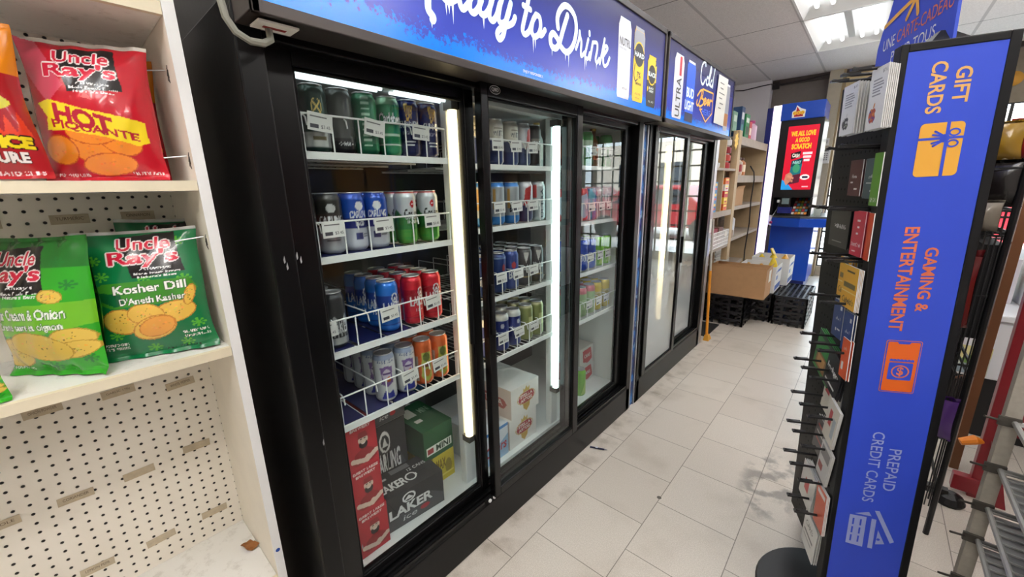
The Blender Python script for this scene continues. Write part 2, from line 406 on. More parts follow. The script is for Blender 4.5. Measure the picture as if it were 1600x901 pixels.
struct(MB().box(-.36, .29, 7.14, Y1, H-.07, H, mat('dark_trim', (74, 66, 62), .6)), 'trim_2')
struct(MB().box(.455, X1, 7.15, Y1, H-.05, H, mat('brown_beam', (70, 58, 50), .6)), 'trim_3')
PANE = glass('window_glass'); FRAME = mat('dark_grille', (40, 38, 38), .5)
for n, (a, b) in enumerate(WIN):
    w = MB().box(a, b, 7.27, 7.276, ZB, ZT, PANE); struct(w, 'window_%d' % (n+1))
    w = MB()
    for k in range(5): w.box(a+(b-a)*k/4-.014, a+(b-a)*k/4+.014, 7.22, 7.236, ZB, ZT, FRAME)
    for k in range(9): w.box(a, b, 7.219, 7.237, ZB+(ZT-ZB)*k/8-.013, ZB+(ZT-ZB)*k/8+.013, FRAME)
    struct(w, 'window_grille_%d' % (n+1))
struct(MB().box(-14, 18, 7.36, 40, -.2, -.12, mat('pavement', (214, 212, 208), .9, var=.06, bump_scale=3)), 'ground_outside')
# --- the street outside the windows
CARG = mat('car_glass', (40, 48, 56), .1); RUB = mat('rubber', (22, 22, 22), .8)
def car(name, label, x, y, body):
    r = thing(name, label, 'car', (x, y, -.12)); m = mat('car_paint_'+name, body, .25, coat=.5)
    prof = [(-2.1, .35), (-2.1, .75), (-1.25, .92), (-.7, 1.42), (.75, 1.45), (1.45, .98), (2.1, .88), (2.15, .35)]
    MB().prism(prof, lambda u, v, d: (x+u, y+d, v-.12), -.85, .85, m).build('body', r, bevel=.05)
    for d in (-.856, .856):
        MB().poly([(x-1.0, y+d, .84), (x-.62, y+d, 1.2), (.05+x, y+d, 1.22), (.05+x, y+d, .84)], CARG).build('side_window', r); MB().poly([(x+.12, y+d, .84), (x+.12, y+d, 1.22), (x+.68, y+d, 1.22), (x+1.1, y+d, .84)], CARG).build('side_window', r)
    for i in (-1.35, 1.35):
        for d in (-.78, .78):
            wh = MB().rod((x+i, y+d-.1, .2), (x+i, y+d+.1, .2), .32, RUB, 20).build('wheel', r)
car('parked_car', 'red car parked in the street outside the shop windows', 3.4, 11.5, (150, 24, 34))
car('parked_car', 'blue car parked in the street beyond the shop windows', 8.2, 15.5, (50, 90, 170))
def tree(x, y, h, lab):
    r = thing('street_tree', lab, 'tree', (x, y, -.12))
    MB().tube([(x, y, -.12), (x+.05, y, h*.5), (x, y, h*.75)], [.16, .12, .06], mat('bark', (84, 68, 52), .9)).build('trunk', r)
    rr = random.Random(int(x*10)); m = mat('leaves', (66, 110, 48), .8, var=.3, bump_scale=4); cr = MB()
    for k in range(26):
        a, b = rr.uniform(0, 6.28), rr.uniform(-.9, 1); s = rr.uniform(.5, .9); q = h*.28
        cx, cy, cz = x+q*math.cos(a)*math.cos(b), y+q*math.sin(a)*math.cos(b), h*.8+q*.8*math.sin(b)
        cr.lathe([(0, -s*.8), (s*.7, -s*.45), (s, 0), (s*.66, s*.5), (0, s*.8)], (cx, cy, cz), m, 7)
    cr.build('crown', r)
tree(4.6, 17, 6.5, 'leafy green street tree beyond the parked red car'); tree(10.5, 20, 7.5, 'taller green street tree beyond the parked blue car')
b = thing('corner_building', 'pale brick building across the street seen through the windows', 'building', (4, 30, -.12))
mb = MB().box(-8, 16, 29, 36, -.12, 4.2, mat('pale_brick', (204, 190, 176), .9)); mb.build('wall', b)
for k in range(7): MB().box(-6+3*k, -4.4+3*k, 28.95, 29.02, 1.2, 2.8, CARG).build('window', b)

# --- ceiling lights
TUBE = mat('fluorescent_tube', (255, 255, 255), emit=TUBE_POWER, emit_rgb=(250, 252, 255)); TROF = mat('white_enamel', (236, 236, 234), .4)
TUBE_B = mat('dimmer_fluorescent_tube', (255, 255, 255), emit=2.8, emit_rgb=(250, 252, 255))
def troffer(x, y, lab, tube_m=None):
    tube_m = tube_m or TUBE
    r = thing('ceiling_light', lab, 'ceiling light', (x+.305, y+.61, H), 'fluorescent ceiling lights'); e = .016
    m = MB(); a, b, c, d = x+.002, x+.608, y+.002, y+1.218
    m.box(a, b, c, d, H+.11, H+.118, TROF)
    for q in ((a, a+e, c, d), (b-e, b, c, d), (a, b, c, c+e), (a, b, d-e, d)): m.box(*q, H-.004, H+.112, TROF)
    for s, x0 in ((1, a+e), (-1, b-e)):        # sloping reflectors
        m.poly([(x0, c+e, H), (x0, d-e, H), (x0+s*.09, d-e, H+.11), (x0+s*.09, c+e, H+.11)], TROF)
    for s, y0 in ((1, c+e), (-1, d-e)): m.poly([(a+e, y0, H), (b-e, y0, H), (b-e, y0+s*.10, H+.11), (a+e, y0+s*.10, H+.11)], TROF)
    m.build('housing', r)
    MB().box(x+.275, x+.335, y+.12, y+1.1, H+.055, H+.11, mat('grey_enamel', (190, 190, 188), .4)).build('ballast_cover', r, bevel=.006)
    for k in (.115, .225, .385, .495):
        tb = MB().tube([(x+k, y+.10, H+.055), (x+k, y+1.12, H+.055)], .016, tube_m, 10).build('tube', r)
        s = MB()
        for q in (y+.085, y+1.115): s.box(x+k-.014, x+k+.014, q, q+.02, H+.04, H+.11, TROF)
        s.build('socket', tb)
    return r
troffer(*FIX[0], 'open fluorescent ceiling light nearer the coolers, cut by picture top', TUBE_B); troffer(*FIX[1], 'open fluorescent ceiling light nearest the back wall, above the lottery stand', TUBE_B)
for q, l in zip(FIX[2:], ('over the far end of the long cooler', 'beside the coolers', 'behind the camera by the coolers', 'over the far right of the shop', 'over the near right of the shop')):
    troffer(*q, 'open fluorescent ceiling light '+l)

STRIP_T = mat('added_strip_tube', (255, 255, 255), emit=44, emit_rgb=(255, 250, 244))  # strip lights added out of view to brighten ceiling and upright faces
def added_strip_light(x, y, lab):
    r = thing('added_strip_light', lab, 'strip light', (x, y+.6, 2.45), 'added unseen strip lights')
    MB().box(x-.05, x+.05, y, y+1.25, 2.50, 2.55, TROF).build('batten', r, bevel=.004)
    for k in (.1, 1.15): MB().rod((x, y+k, 2.55), (x, y+k, H), .004, mat('grey_enamel'), 6).build('hanger', r)
    for k in (-.07, .07): MB().tube([(x+k, y+.03, 2.47), (x+k, y+1.22, 2.47)], .018, STRIP_T, 10).build('tube', r)
added_strip_light(1.05, -1.1, 'added hanging twin strip light above the camera opposite the chip shelves'); added_strip_light(1.9, .6, 'added hanging twin strip light over the wire shelving, above picture'); added_strip_light(2.15, 4.0, 'added hanging twin strip light over the far aisle shelving')

# ------------------------------------------------------------------ coolers
BLACK = mat('black_enamel', (8, 8, 9), .30, bump=.03, bump_scale=60, spec=.22); BLK2 = mat('black_frame', (10, 10, 11), .26, spec=.28); BLKM = mat('black_matt', (6, 6, 7), .6, spec=.2)
LINER = mat('white_liner', (226, 228, 226), .45); LINER_SHADE = mat('shaded_liner', (58, 56, 56), .5); WIRE = mat('white_wire', (240, 240, 236), .35)  # dark liner copy holds the shade behind the cans in its colour
ALU = mat('aluminium', (168, 168, 172), .35, metal=.8); GLASS = glass('door_glass', ior=1.5); HAZY = glass('hazy_door_glass', ior=2.2, fog=(.62, 1.05, .62, .03))
SIGNF = mat('sign_frame', (62, 56, 54), .45, metal=.4); WHITE = mat('white_paint', (242, 242, 240), .5)
WARM = mat('warm_tube', (255, 232, 190), emit=3.4, emit_rgb=(255, 226, 172)); COOLT = mat('cool_tube', (240, 255, 252), emit=3.2, emit_rgb=(226, 255, 250))
def door_frame(y0, y1, g0, g1, z0, z1, gz0, gz1, x, th=.03):
    m = MB(); a, b = x-th*.6, x+th*.4
    m.box(a, b, y0, g0, z0, z1, BLK2); m.box(a, b, g1, y1, z0, z1, BLK2); m.box(a, b, g0, g1, z0, gz0, BLK2); m.box(a, b, g0, g1, gz1, z1, BLK2)
    for q in ((g0, g0+.006, gz0, gz1), (g1-.006, g1, gz0, gz1), (g0, g1, gz0, gz0+.006), (g0, g1, gz1-.006, gz1)): m.box(x-.004, b-.003, *q, BLKM)
    return m
def badge(parent, y, z, x, txt='QBD', w=.024, h=.0125):
    f = lambda u, v: (x, u, v); m = MB(); D = mat('badge_black', (20, 20, 20), .4); S = mat('badge_silver', (225, 225, 225), .4)
    m.prism([(y+w*math.cos(k*math.pi/12), z+h*math.sin(k*math.pi/12)) for k in range(24)], lambda u, v, d: (x-.002+d, u, v), 0, .0015, D)
    m.ring((y, z), w, .0015, lambda u, v: (x+.0003, u, v), S, h); 
    if txt: m.text(txt, lambda u, v: (x+.0003, u, v), y-w*.66, z-h*.45, y+w*.66, z+h*.45, S, .02)
    return m.build('maker_badge', parent)
def cooler(name, label, y0, y1, doors, loc, sign_name):
    r = thing(name, label, 'display cooler', loc); XB = -.75
    m = MB(); m.box(XB, 0, y0, y0+.05, 0, 1.70, BLACK); m.box(XB, 0, y1-.05, y1, 0, 1.70, BLACK); m.box(XB, XB+.03, y0, y1, 0, 1.70, BLACK)
    m.box(XB, -.005, y0+.05, y1-.05, 1.63, 2.00, BLACK); m.box(XB, -.10, y0+.05, y1-.05, .02, .17, BLACK)
    m.build('cabinet', r, bevel=.004)
    l = MB(); l.box(XB+.03, XB+.05, y0+.05, y1-.05, .17, 1.63, LINER_SHADE if len(doors) > 2 else LINER); l.box(XB+.05, -.09, y0+.05, y0+.07, .19, 1.61, LINER); l.box(XB+.05, -.09, y1-.07, y1-.05, .19, 1.61, LINER)
    l.box(XB+.05, -.09, y0+.05, y1-.05, .17, .19, LINER); l.box(XB+.05, -.09, y0+.05, y1-.05, 1.61, 1.63, LINER); l.build('liner', r)
    k = MB(); k.box(-.10, 0, y0, y1, 0, .155, BLACK); k.build('kick_plate', r, bevel=.006)
    s = MB(); s.box(-.10, -.002, y0+.05, y1-.05, .155, .166, BLKM)
    for q in (-.088, -.060, -.030, -.008): s.box(q, q+.006, y0+.05, y1-.05, .166, .176, BLK2)
    s.build('door_track', r)
    v = MB(); v.box(-.08, .02, y0+.05, y1-.05, 1.655, 1.70, BLK2); v.build('valance', r, bevel=.004)
    ds = []
    for (a, b, g0, g1, z0, z1, gz0, gz1, x, gm) in doors:
        f = door_frame(a, b, g0, g1, z0, z1, gz0, gz1, x).build('sliding_door', r, bevel=.004)
        MB().box(x-.003, x+.001, g0, g1, gz0, gz1, gm).build('glass_pane', f)
        ds.append(f)
    return r, ds
DO1 = [(.345, .945, .41, .905, .18, 1.655, .215, 1.600, -.052, GLASS), (.925, 1.505, .955, 1.462, .172, 1.655, .205, 1.605, .004, GLASS), (1.47, 2.065, 1.52, 1.992, .18, 1.655, .215, 1.605, -.048, GLASS)]
C1, d1 = cooler('display_cooler', 'long black three door drinks cooler with white lettering on blue sign', .295, 2.12, DO1, (-.37, 1.2, 0), 's')
DO2 = [(2.255, 2.80, 2.305, 2.755, .165, 1.665, .19, 1.615, 0, HAZY), (2.77, 3.37, 2.815, 3.27, .165, 1.665, .20, 1.615, -.045, HAZY)]
C2, d2 = cooler('display_cooler', 'smaller black two door cooler with hazy glass beyond the long one', 2.205, 3.425, DO2, (-.37, 2.8, 0), 's')
for d, (y, z) in zip((d1[0], d1[1], d2[0]), ((.885, .9), (.940, .93), (2.80, .9))):
    x = {0: -.035}.get(0) if d is d1[0] else (.0165 if d is d1[1] else .0125)
    MB().box(x, x+.008, y-.008, y+.008, z-.09, z+.09, BLKM).build('handle', d, bevel=.003)
badge(d1[1], .985, 1.629, .0185); badge(C1, .99, 1.668, .0225); badge(d2[0], 2.285, 1.632, .0145, '', .018, .018)
fs = MB()
for q in (.905, .930): fs.tube([(.0, q, .168), (.006, q, .168)], .007, mat('screw_head', (225, 225, 225), .4), 10)
fs.box(-.004, .001, .885, .95, .158, .178, BLKM); fs.build('track_stop', C1)
sc = MB()
for q in ((.318, 1.185), (.322, 1.17), (.345, 1.19), (.352, 1.18), (.40, .35), (.34, .72)):
    sc.poly([(.0006, q[0], q[1]), (.0006, q[0]+.003, q[1]+.004), (.0006, q[0]+.002, q[1]+.018), (.0006, q[0]-.001, q[1]+.009)], mat('paint_chip', (150, 150, 150), .6))
sc.build('scratch', C1)
# light box signs
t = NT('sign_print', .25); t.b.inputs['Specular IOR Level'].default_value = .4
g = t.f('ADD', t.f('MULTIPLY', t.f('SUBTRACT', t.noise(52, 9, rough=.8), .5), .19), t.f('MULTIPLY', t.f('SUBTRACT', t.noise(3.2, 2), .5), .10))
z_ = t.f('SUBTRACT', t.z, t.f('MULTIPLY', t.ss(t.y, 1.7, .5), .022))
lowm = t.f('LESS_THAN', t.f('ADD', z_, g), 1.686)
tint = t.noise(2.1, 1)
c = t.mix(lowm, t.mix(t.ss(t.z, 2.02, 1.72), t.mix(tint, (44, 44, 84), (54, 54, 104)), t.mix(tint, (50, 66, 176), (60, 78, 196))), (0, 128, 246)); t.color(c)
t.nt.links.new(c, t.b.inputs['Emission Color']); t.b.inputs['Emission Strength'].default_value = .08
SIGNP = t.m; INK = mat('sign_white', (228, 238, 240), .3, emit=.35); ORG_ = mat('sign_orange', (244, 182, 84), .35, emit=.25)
SGREY = mat('sign_grey', (148, 150, 160), .35, emit=.2); SYEL = mat('sign_yellow', (240, 196, 30), .35, emit=.25); SBLK = mat('sign_black', (30, 30, 36), .35); SBLU = mat('sign_blue', (30, 90, 214), .35, emit=.3)
SPAL = mat('sign_silver', (206, 208, 216), .35, emit=.3)
def sign(parent, y0, y1):
    b = MB(); x = .09
    b.box(-.02, x-.004, y0, y1, 1.645, 2.045, SIGNF)
    for q in ((y0, y1, 1.640, 1.662), (y0, y1, 2.026, 2.050), (y0, y0+.014, 1.64, 2.05), (y1-.014, y1, 1.64, 2.05)): b.box(x-.006, x+.006, *q, SIGNF)
    s = b.build('header_sign', parent, bevel=.002)
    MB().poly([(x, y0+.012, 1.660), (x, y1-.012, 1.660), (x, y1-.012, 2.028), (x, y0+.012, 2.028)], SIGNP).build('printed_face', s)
    return s
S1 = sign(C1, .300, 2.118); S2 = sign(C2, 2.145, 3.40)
F = lambda x: (lambda u, v: (x, u, v))
READY = [[(0.688,1.777),(0.686,1.76),(0.687,1.746),(0.699,1.735),(0.697,1.728)],[(0.688,1.777),(0.69,1.825),(0.69,1.87)],[(0.66,1.86),(0.70,1.905),(0.745,1.90),(0.757,1.86),(0.72,1.825),(0.698,1.82),(0.714,1.805),(0.725,1.79),(0.735,1.786)],[(0.735,1.791),(0.773,1.812),(0.763,1.826),(0.74,1.812),(0.732,1.79),(0.75,1.781),(0.774,1.793),(0.790,1.805)],[(0.817,1.832),(0.795,1.829),(0.785,1.805),(0.794,1.778),(0.814,1.792),(0.829,1.815)],[(0.833,1.841),(0.821,1.791),(0.833,1.779),(0.851,1.793),(0.866,1.818)],[(0.903,1.836),(0.878,1.845),(0.865,1.829),(0.857,1.791),(0.874,1.785),(0.894,1.805),(0.91,1.841),(0.922,1.899)],[(0.904,1.829),(0.893,1.791),(0.905,1.779),(0.922,1.795),(0.936,1.826)],[(0.947,1.845),(0.937,1.823),(0.93,1.791),(0.941,1.782),(0.958,1.79),(0.972,1.812),(0.983,1.843)],[(0.983,1.843),(0.961,1.793),(0.949,1.756),(0.932,1.74),(0.923,1.75),(0.933,1.765),(0.96,1.779),(0.989,1.794),(1.001,1.812)],
[(1.065,1.881),(1.053,1.843),(1.036,1.798),(1.036,1.783),(1.047,1.779),(1.065,1.792),(1.079,1.816)],[(1.04,1.853),(1.072,1.851)],[(1.1,1.845),(1.083,1.823),(1.077,1.795),(1.091,1.783),(1.111,1.794),(1.122,1.817),(1.118,1.841),(1.1,1.845)],[(1.111,1.794),(1.128,1.796),(1.145,1.814)]]
DRINK = [[(1.27,1.887),(1.245,1.838),(1.224,1.794),(1.203,1.775),(1.18,1.778),(1.174,1.8),(1.189,1.815),(1.212,1.806),(1.236,1.785),(1.27,1.777),(1.305,1.804),(1.324,1.849),(1.318,1.89),(1.287,1.911),(1.253,1.911),(1.225,1.889),(1.212,1.863),(1.216,1.838)],
[(1.325,1.799),(1.343,1.833),(1.347,1.858)],[(1.347,1.858),(1.35,1.845),(1.359,1.827),(1.357,1.8),(1.361,1.783),(1.382,1.8)],[(1.405,1.847),(1.392,1.813),(1.385,1.788),(1.405,1.784),(1.418,1.805)],[(1.412,1.872),(1.413,1.862)],[(1.419,1.784),(1.437,1.844)],[(1.437,1.844),(1.466,1.848),(1.47,1.829),(1.46,1.794),(1.47,1.783),(1.487,1.8)],[(1.523,1.874),(1.507,1.826),(1.491,1.784)],[(1.505,1.812),(1.53,1.851),(1.547,1.846),(1.514,1.813)],[(1.514,1.813),(1.519,1.789),(1.532,1.783),(1.551,1.795),(1.565,1.818)]]
DRIPS = [(0.742,1.778,1.749),(0.751,1.775,1.754),(0.763,1.782,1.734),(0.871,1.778,1.75),(0.694,1.727,1.709),(1.085,1.784,1.736),(1.095,1.784,1.75),(1.183,1.778,1.747),(1.26,1.78,1.748),(1.28,1.784,1.731),(1.385,1.788,1.74),(1.396,1.787,1.755),(1.466,1.785,1.757)]
m = MB()
for s in READY: m.ribbon(s, .0165, F(.0915), INK)
m.ribbon(READY[0], .019, F(.0915), INK)
for s in DRINK[:1]: m.ribbon(s, .0195, F(.0915), INK)
for s in DRINK[1:]: m.ribbon(s, .0125, F(.0915), INK)
for y, a, b in DRIPS: m.poly([(.0915, y-.004, a), (.0915, y-.0018, (a+b)/2), (.0915, y, b), (.0915, y+.0018, (a+b)/2), (.0915, y+.004, a)], INK)
m.text('ENJOY RESPONSIBLY.', F(.0915), 1.035, 1.672, 1.135, 1.682, INK)
m.text('Must be legal drinking age. Please drink responsibly.', F(.0915), .98, 1.6645, 1.21, 1.6685, mat('sign_small', (120, 180, 250), .4))
m.build('lettering', S1)
def sign_can(m, y, w, z0, z1, body, top=None):
    p = [(y-w*.44, z0), (y-w*.5, z0+.012), (y-w*.5, z1-.03), (y-w*.40, z1-.008), (y-w*.38, z1), (y+w*.38, z1), (y+w*.40, z1-.008), (y+w*.5, z1-.03), (y+w*.5, z0+.012), (y+w*.44, z0)]
    m.poly([(.0912, u, v) for u, v in p], body)
    if top: m.poly([(.0914, y-w*.39, z1-.012), (.0914, y+w*.39, z1-.012), (.0914, y+w*.38, z1), (.0914, y-w*.38, z1)], top)
G = F(.0918); H2 = F(.0922)
m = MB(); sign_can(m, 1.69, .112, 1.690, 1.985, SPAL, INK)
m.text('NUTRL', G, 1.645, 1.885, 1.742, 1.915, SBLK, .01); m.text('VODKA SODA', G, 1.645, 1.872, 1.705, 1.878, SGREY); m.text('473 ml', G, 1.68, 1.725, 1.72, 1.732, SBLK)
m.build('can_picture', S1, label='tall pale silver can pictured on sign')
m = MB(); sign_can(m, 1.828, .105, 1.694, 1.985, SYEL, SGREY)
m.poly([(.0915, 1.776, 1.86), (.0915, 1.88, 1.86), (.0915, 1.88, 1.955), (.0915, 1.868, 1.972), (.0915, 1.788, 1.972), (.0915, 1.776, 1.955)], SGREY)
m.disc((1.828, 1.880), .052, G, SYEL); m.disc((1.828, 1.880), .046, H2, SBLK); m.poly([(.0925, 1.775, 1.868), (.0925, 1.883, 1.868), (.0925, 1.883, 1.893), (.0925, 1.775, 1.893)], SBLK)
m.text('HARD', F(.0928), 1.782, 1.871, 1.876, 1.890, INK, .03); m.ribbon([(1.79, 1.84), (1.785, 1.80), (1.80, 1.775), (1.82, 1.785)], .006, G, SBLK)
m.text('7%', G, 1.812, 1.79, 1.85, 1.815, SBLK, .02); m.text('LEMONADE', G, 1.80, 1.762, 1.86, 1.772, SBLK, .02); m.text('ALC./VOL.', G, 1.80, 1.722, 1.86, 1.730, SBLK); m.text('473 mL', G, 1.805, 1.706, 1.85, 1.712, SBLK)
m.build('can_picture', S1, label='yellow and black can pictured on sign')
m = MB(); sign_can(m, 1.972, .10, 1.690, 1.905, SBLK, SYEL)
m.poly([(.0915, 1.922, 1.80), (.0915, 2.022, 1.80), (.0915, 2.022, 1.872), (.0915, 2.005, 1.868), (.0915, 2.010, 1.885), (.0915, 2.00, 1.897), (.0915, 1.935, 1.895), (.0915, 1.922, 1.878)], SYEL)
m.disc((1.972, 1.828), .046, G, SYEL); m.disc((1.972, 1.828), .040, H2, SBLK); m.text('BLACK', F(.0926), 1.928, 1.818, 2.016, 1.838, INK, .03)
m.text('BLACK', G, 1.948, 1.765, 1.998, 1.775, INK, .02); m.text('CHERRY', G, 1.948, 1.752, 1.998, 1.762, INK, .02); m.text('7%  473', G, 1.945, 1.708, 2.0, 1.716, INK); m.poly([(.0925, 1.925, 1.75), (.0925, 1.94, 1.765), (.0925, 1.932, 1.775), (.0925, 1.924, 1.77)], SYEL)
m.build('can_picture', S1, label='black can with torn yellow top pictured on sign')
m = MB(); sign_can(m, 2.312, .135, 1.676, 1.982, SPAL, INK)
m.poly([(.0915, 2.315, 1.885), (.0915, 2.345, 1.885), (.0915, 2.345, 1.975), (.0915, 2.315, 1.975)], mat('sign_red', (190, 40, 52), .35, emit=.2))
FV = lambda u, v: (.0918, 2.35-v, 1.685+u); m.text('ULTRA', FV, 0, 0, .19, .065, SBLK, .01); m.build('can_picture', S2, label='white can with red stripe pictured on sign')
m = MB(); sign_can(m, 2.497, .135, 1.676, 1.985, SBLU, SPAL); m.text('BUD', G, 2.440, 1.80, 2.558, 1.850, INK, .03); m.text('LIGHT', G, 2.425, 1.735, 2.570, 1.785, INK, .03)
m.poly([(.0916, 2.432, 1.676), (.0916, 2.562, 1.676), (.0916, 2.562, 1.722), (.0916, 2.432, 1.722)], mat('sign_navy', (20, 26, 74), .4)); m.build('can_picture', S2, label='blue can pictured on sign')
m = MB(); sign_can(m, 3.245, .10, 1.69, 1.985, SGREY, SPAL); m.poly([(.0915, 3.2, 1.72), (.0915, 3.29, 1.72), (.0915, 3.29, 1.80), (.0915, 3.2, 1.80)], mat('sign_amber', (180, 110, 40), .4)); m.build('can_picture', S2, label='grey and amber can pictured on sign')
COLD = [[(2.727,2.005),(2.714,2.025),(2.665,1.999),(2.654,1.944),(2.67,1.91),(2.704,1.903),(2.738,1.933)],[(2.78,1.956),(2.757,1.93),(2.772,1.911),(2.801,1.918),(2.806,1.944),(2.78,1.956)],[(2.81,1.932),(2.84,2.001),(2.828,2.017),(2.811,1.97),(2.816,1.927),(2.838,1.915)],[(2.864,1.951),(2.842,1.931),(2.863,1.912),(2.885,1.932)],[(2.907,2.019),(2.89,1.958),(2.891,1.913)]]
BEER = [[(2.696,1.859),(2.676,1.819),(2.645,1.781),(2.617,1.786),(2.623,1.806)],[(2.621,1.83),(2.673,1.865),(2.715,1.868),(2.711,1.842),(2.68,1.826)],[(2.684,1.826),(2.732,1.823),(2.731,1.798),(2.681,1.779),(2.654,1.785)],[(2.749,1.81),(2.784,1.827),(2.764,1.834),(2.743,1.815),(2.762,1.798),(2.804,1.82)],[(2.807,1.812),(2.843,1.828),(2.822,1.835),(2.801,1.816),(2.823,1.803),(2.859,1.824)],[(2.859,1.837),(2.86,1.804)],[(2.862,1.827),(2.883,1.837),(2.902,1.835)]]
m = MB()
for s in COLD: m.ribbon(s, .013, F(.0915), INK)
m.build('lettering', S2); m = MB()
for s in BEER: m.ribbon(s, .012, F(.0921), ORG_)
m.build('lettering', S2); m = MB()
for a, b in zip(((2.708,1.878),(2.915,1.882),(2.922,1.765),(2.806,1.705),(2.680,1.765)), ((2.915,1.882),(2.922,1.765),(2.806,1.705),(2.680,1.765),(2.72,1.767))): m.ribbon([a, b], .009, F(.0915), ORG_)
m.build('arrow_print', S2); m = MB()
m.text('HERE', F(.0917), 2.725, 1.742, 2.885, 1.775, SBLU, .02); m.build('lettering', S2)
# things fixed round the coolers
m = MB(); PAP = mat('paper', (232, 230, 222), .7); INKB = mat('faint_ink', (120, 118, 116), .7)
m.hexa([(.0965, 2.955, 1.715), (.0965, 3.175, 1.712), (.0975, 3.175, 1.712), (.0975, 2.955, 1.715)], [(.0965, 2.985, 2.005), (.0965, 3.195, 2.008), (.0985, 3.195, 2.008), (.0985, 2.985, 2.005)], PAP)
for k, (a, b) in enumerate(((.04, .13), (.05, .12), (.03, .16), (.04, .11), (.06, .14), (.04, .10))):
    z = 1.96-.03*k; m.poly([(.099, 2.98+a, z), (.099, 2.98+b, z), (.099, 2.98+b, z+.006), (.099, 2.98+a, z+.006)], INKB)
tag(m.build('paper_notice', base=(.097, 3.07, 1.71)), 'white paper notice taped to the sign of the far cooler', 'notice')
CAB = mat('grey_cable', (128, 128, 118), .5)
tag(MB().tube([(.035, .262, 2.03), (.05, .262, 1.85), (.058, .264, 1.70), (.058, .266, 1.655), (.058, .269, 1.632), (.058, .281, 1.612), (.058, .302, 1.602), (.055, .325, 1.604), (.05, .340, 1.614), (.04, .343, 1.640)], .0065, CAB, 8).build('power_cable', base=(.05, .29, 1.6), smooth=True), 'grey electric cable looping beside near end of the long sign', 'cable')
m = MB().box(.03, .075, .315, .385, 1.635, 1.6385, PAP); m.box(.044, .054, .33, .37, 1.6345, 1.635, mat('red_ink', (150, 40, 40), .6)); m.build('inspection_tag', S1)
t = NT('blue_swirl', .3); c = t.mix(t.ss(t.noise(14, 5), .4, .6), (14, 36, 110), (60, 130, 210)); c = t.mix(t.ss(t.noise(22, 3), .58, .66), c, (150, 190, 226)); t.color(c)
m = MB().box(-.30, -.012, 2.128, 2.198, .0, 1.64, t.m); m.box(-.03, -.004, 2.126, 2.140, 0, 1.64, ALU); m.box(-.03, -.004, 2.186, 2.200, 0, 1.64, ALU)
tag(m.build('filler_panel', base=(-.15, 2.16, 0)), 'narrow blue patterned filler strip between the two coolers', 'panel')

# lamps and bright strips inside the coolers
def lamp(parent, x, y, z0, z1, m):
    b = MB().box(x-.055, x-.022, y-.006, y+.046, .19, 1.61, LINER).build('lamp_post', parent, bevel=.004)
    MB().tube([(x, y, z0), (x, y, z1)], .015, m, 12).build('tube', b)
    e = MB()
    for z in (z0-.025, z1): e.box(x-.025, x+.014, y-.014, y+.014, z, z+.025, mat('lamp_cap', (90, 88, 84), .5))
    e.build('lamp_cap', b)
lamp(C1, -.088, .898, .42, 1.575, WARM); lamp(C1, -.075, 1.448, .40, 1.575, COOLT); lamp(C2, -.09, 2.735, .40, 1.575, WARM)
for (cc, a, b) in ((C1, .42, .66), (C1, .70, .88)):  # pairs of thin emissive strips under the cooler ceiling
    q = MB()
    for k in (-.098, -.122): q.tube([(k, a, 1.601), (k, b, 1.601)], .0045, mat('bright_strip', (240, 250, 250), emit=1.6, emit_rgb=(236, 248, 250)), 8)
    q.box(-.135, -.09, a-.01, b+.01, 1.604, 1.612, LINER); q.build('top_strip', cc)

# ------------------------------------------------------------------ wire shelves
NAVY = mat('navy_glide', (26, 30, 84), .45); TAG = mat('price_card', (228, 226, 220), .6); TAGI = mat('price_ink', (70, 70, 78), .6)
def wire_shelf(label, y0, y1, z, divs, tags, mats_y=()):
    r = thing('wire_shelf', label, 'shelf', (-.33, (y0+y1)/2, z), 'wire shelves in the long cooler'); xf, xb = -.088, -.60; XP = lambda *a: a
    m = MB()
    for k in range(int((y1-y0)/.028)+1): m.rod((xf, y0+.028*k, z-.004), (xb, y0+.028*k, z-.004), .0016, WIRE, 5)
    for x in (xb, -.42, -.25): m.rod((x, y0, z-.008), (x, y1, z-.008), .003, WIRE, 6)
    m.box(xf, xf+.008, y0, y1, z-.016, z+.002, WIRE); m.build('shelf_grid', r)
    f = MB(); f.tube([(xf, y0, z), (xf, y0, z+.088), (xf, y1, z+.088), (xf, y1, z)], .0026, WIRE, 6)
    n = max(2, round((y1-y0)/.075))
    for k in range(1, n): f.rod((xf, y0+(y1-y0)*k/n, z), (xf, y0+(y1-y0)*k/n, z+.088), .0022, WIRE, 6)
    f.build('front_fence', r)
    for y in divs: MB().tube([(xf, y, z+.062), (xf-.004, y, z+.080), (xf-.016, y, z+.088), (xb, y, z+.088), (xb, y, z)], .0022, WIRE, 6).build('divider', r)
    for y, w in mats_y: MB().box(xb, xf-.004, y-w/2, y+w/2, z, z+.003, NAVY).build('glide_mat', r)
    for y, a in tags:
        p = MB(); c, s = math.cos(a), math.sin(a); q = lambda u, v, d=0: (xf+.005+d, y+u*c-v*s, z+.070+u*s+v*c)
        p.poly([q(-.030, -.021), q(.030, -.021), q(.030, .021), q(-.030, .021)], TAG)
        p.poly([q(-.024, -.015, .0004), q(-.004, -.015, .0004), q(-.004, -.006, .0004), q(-.024, -.006, .0004)], TAGI)
        p.text('$3.45', lambda u, v: q(u, v, .0004), .002, -.015, .024, -.006, TAGI)
        p.poly([q(-.024, .010, .0004), q(.016, .010, .0004), q(.016, .013, .0004), q(-.024, .013, .0004)], mat('faint_ink'))
        p.build('price_tag', r)
SH = {}
B1 = (.362, .862); B2 = (.945, 1.432); B3 = (1.535, 2.035)
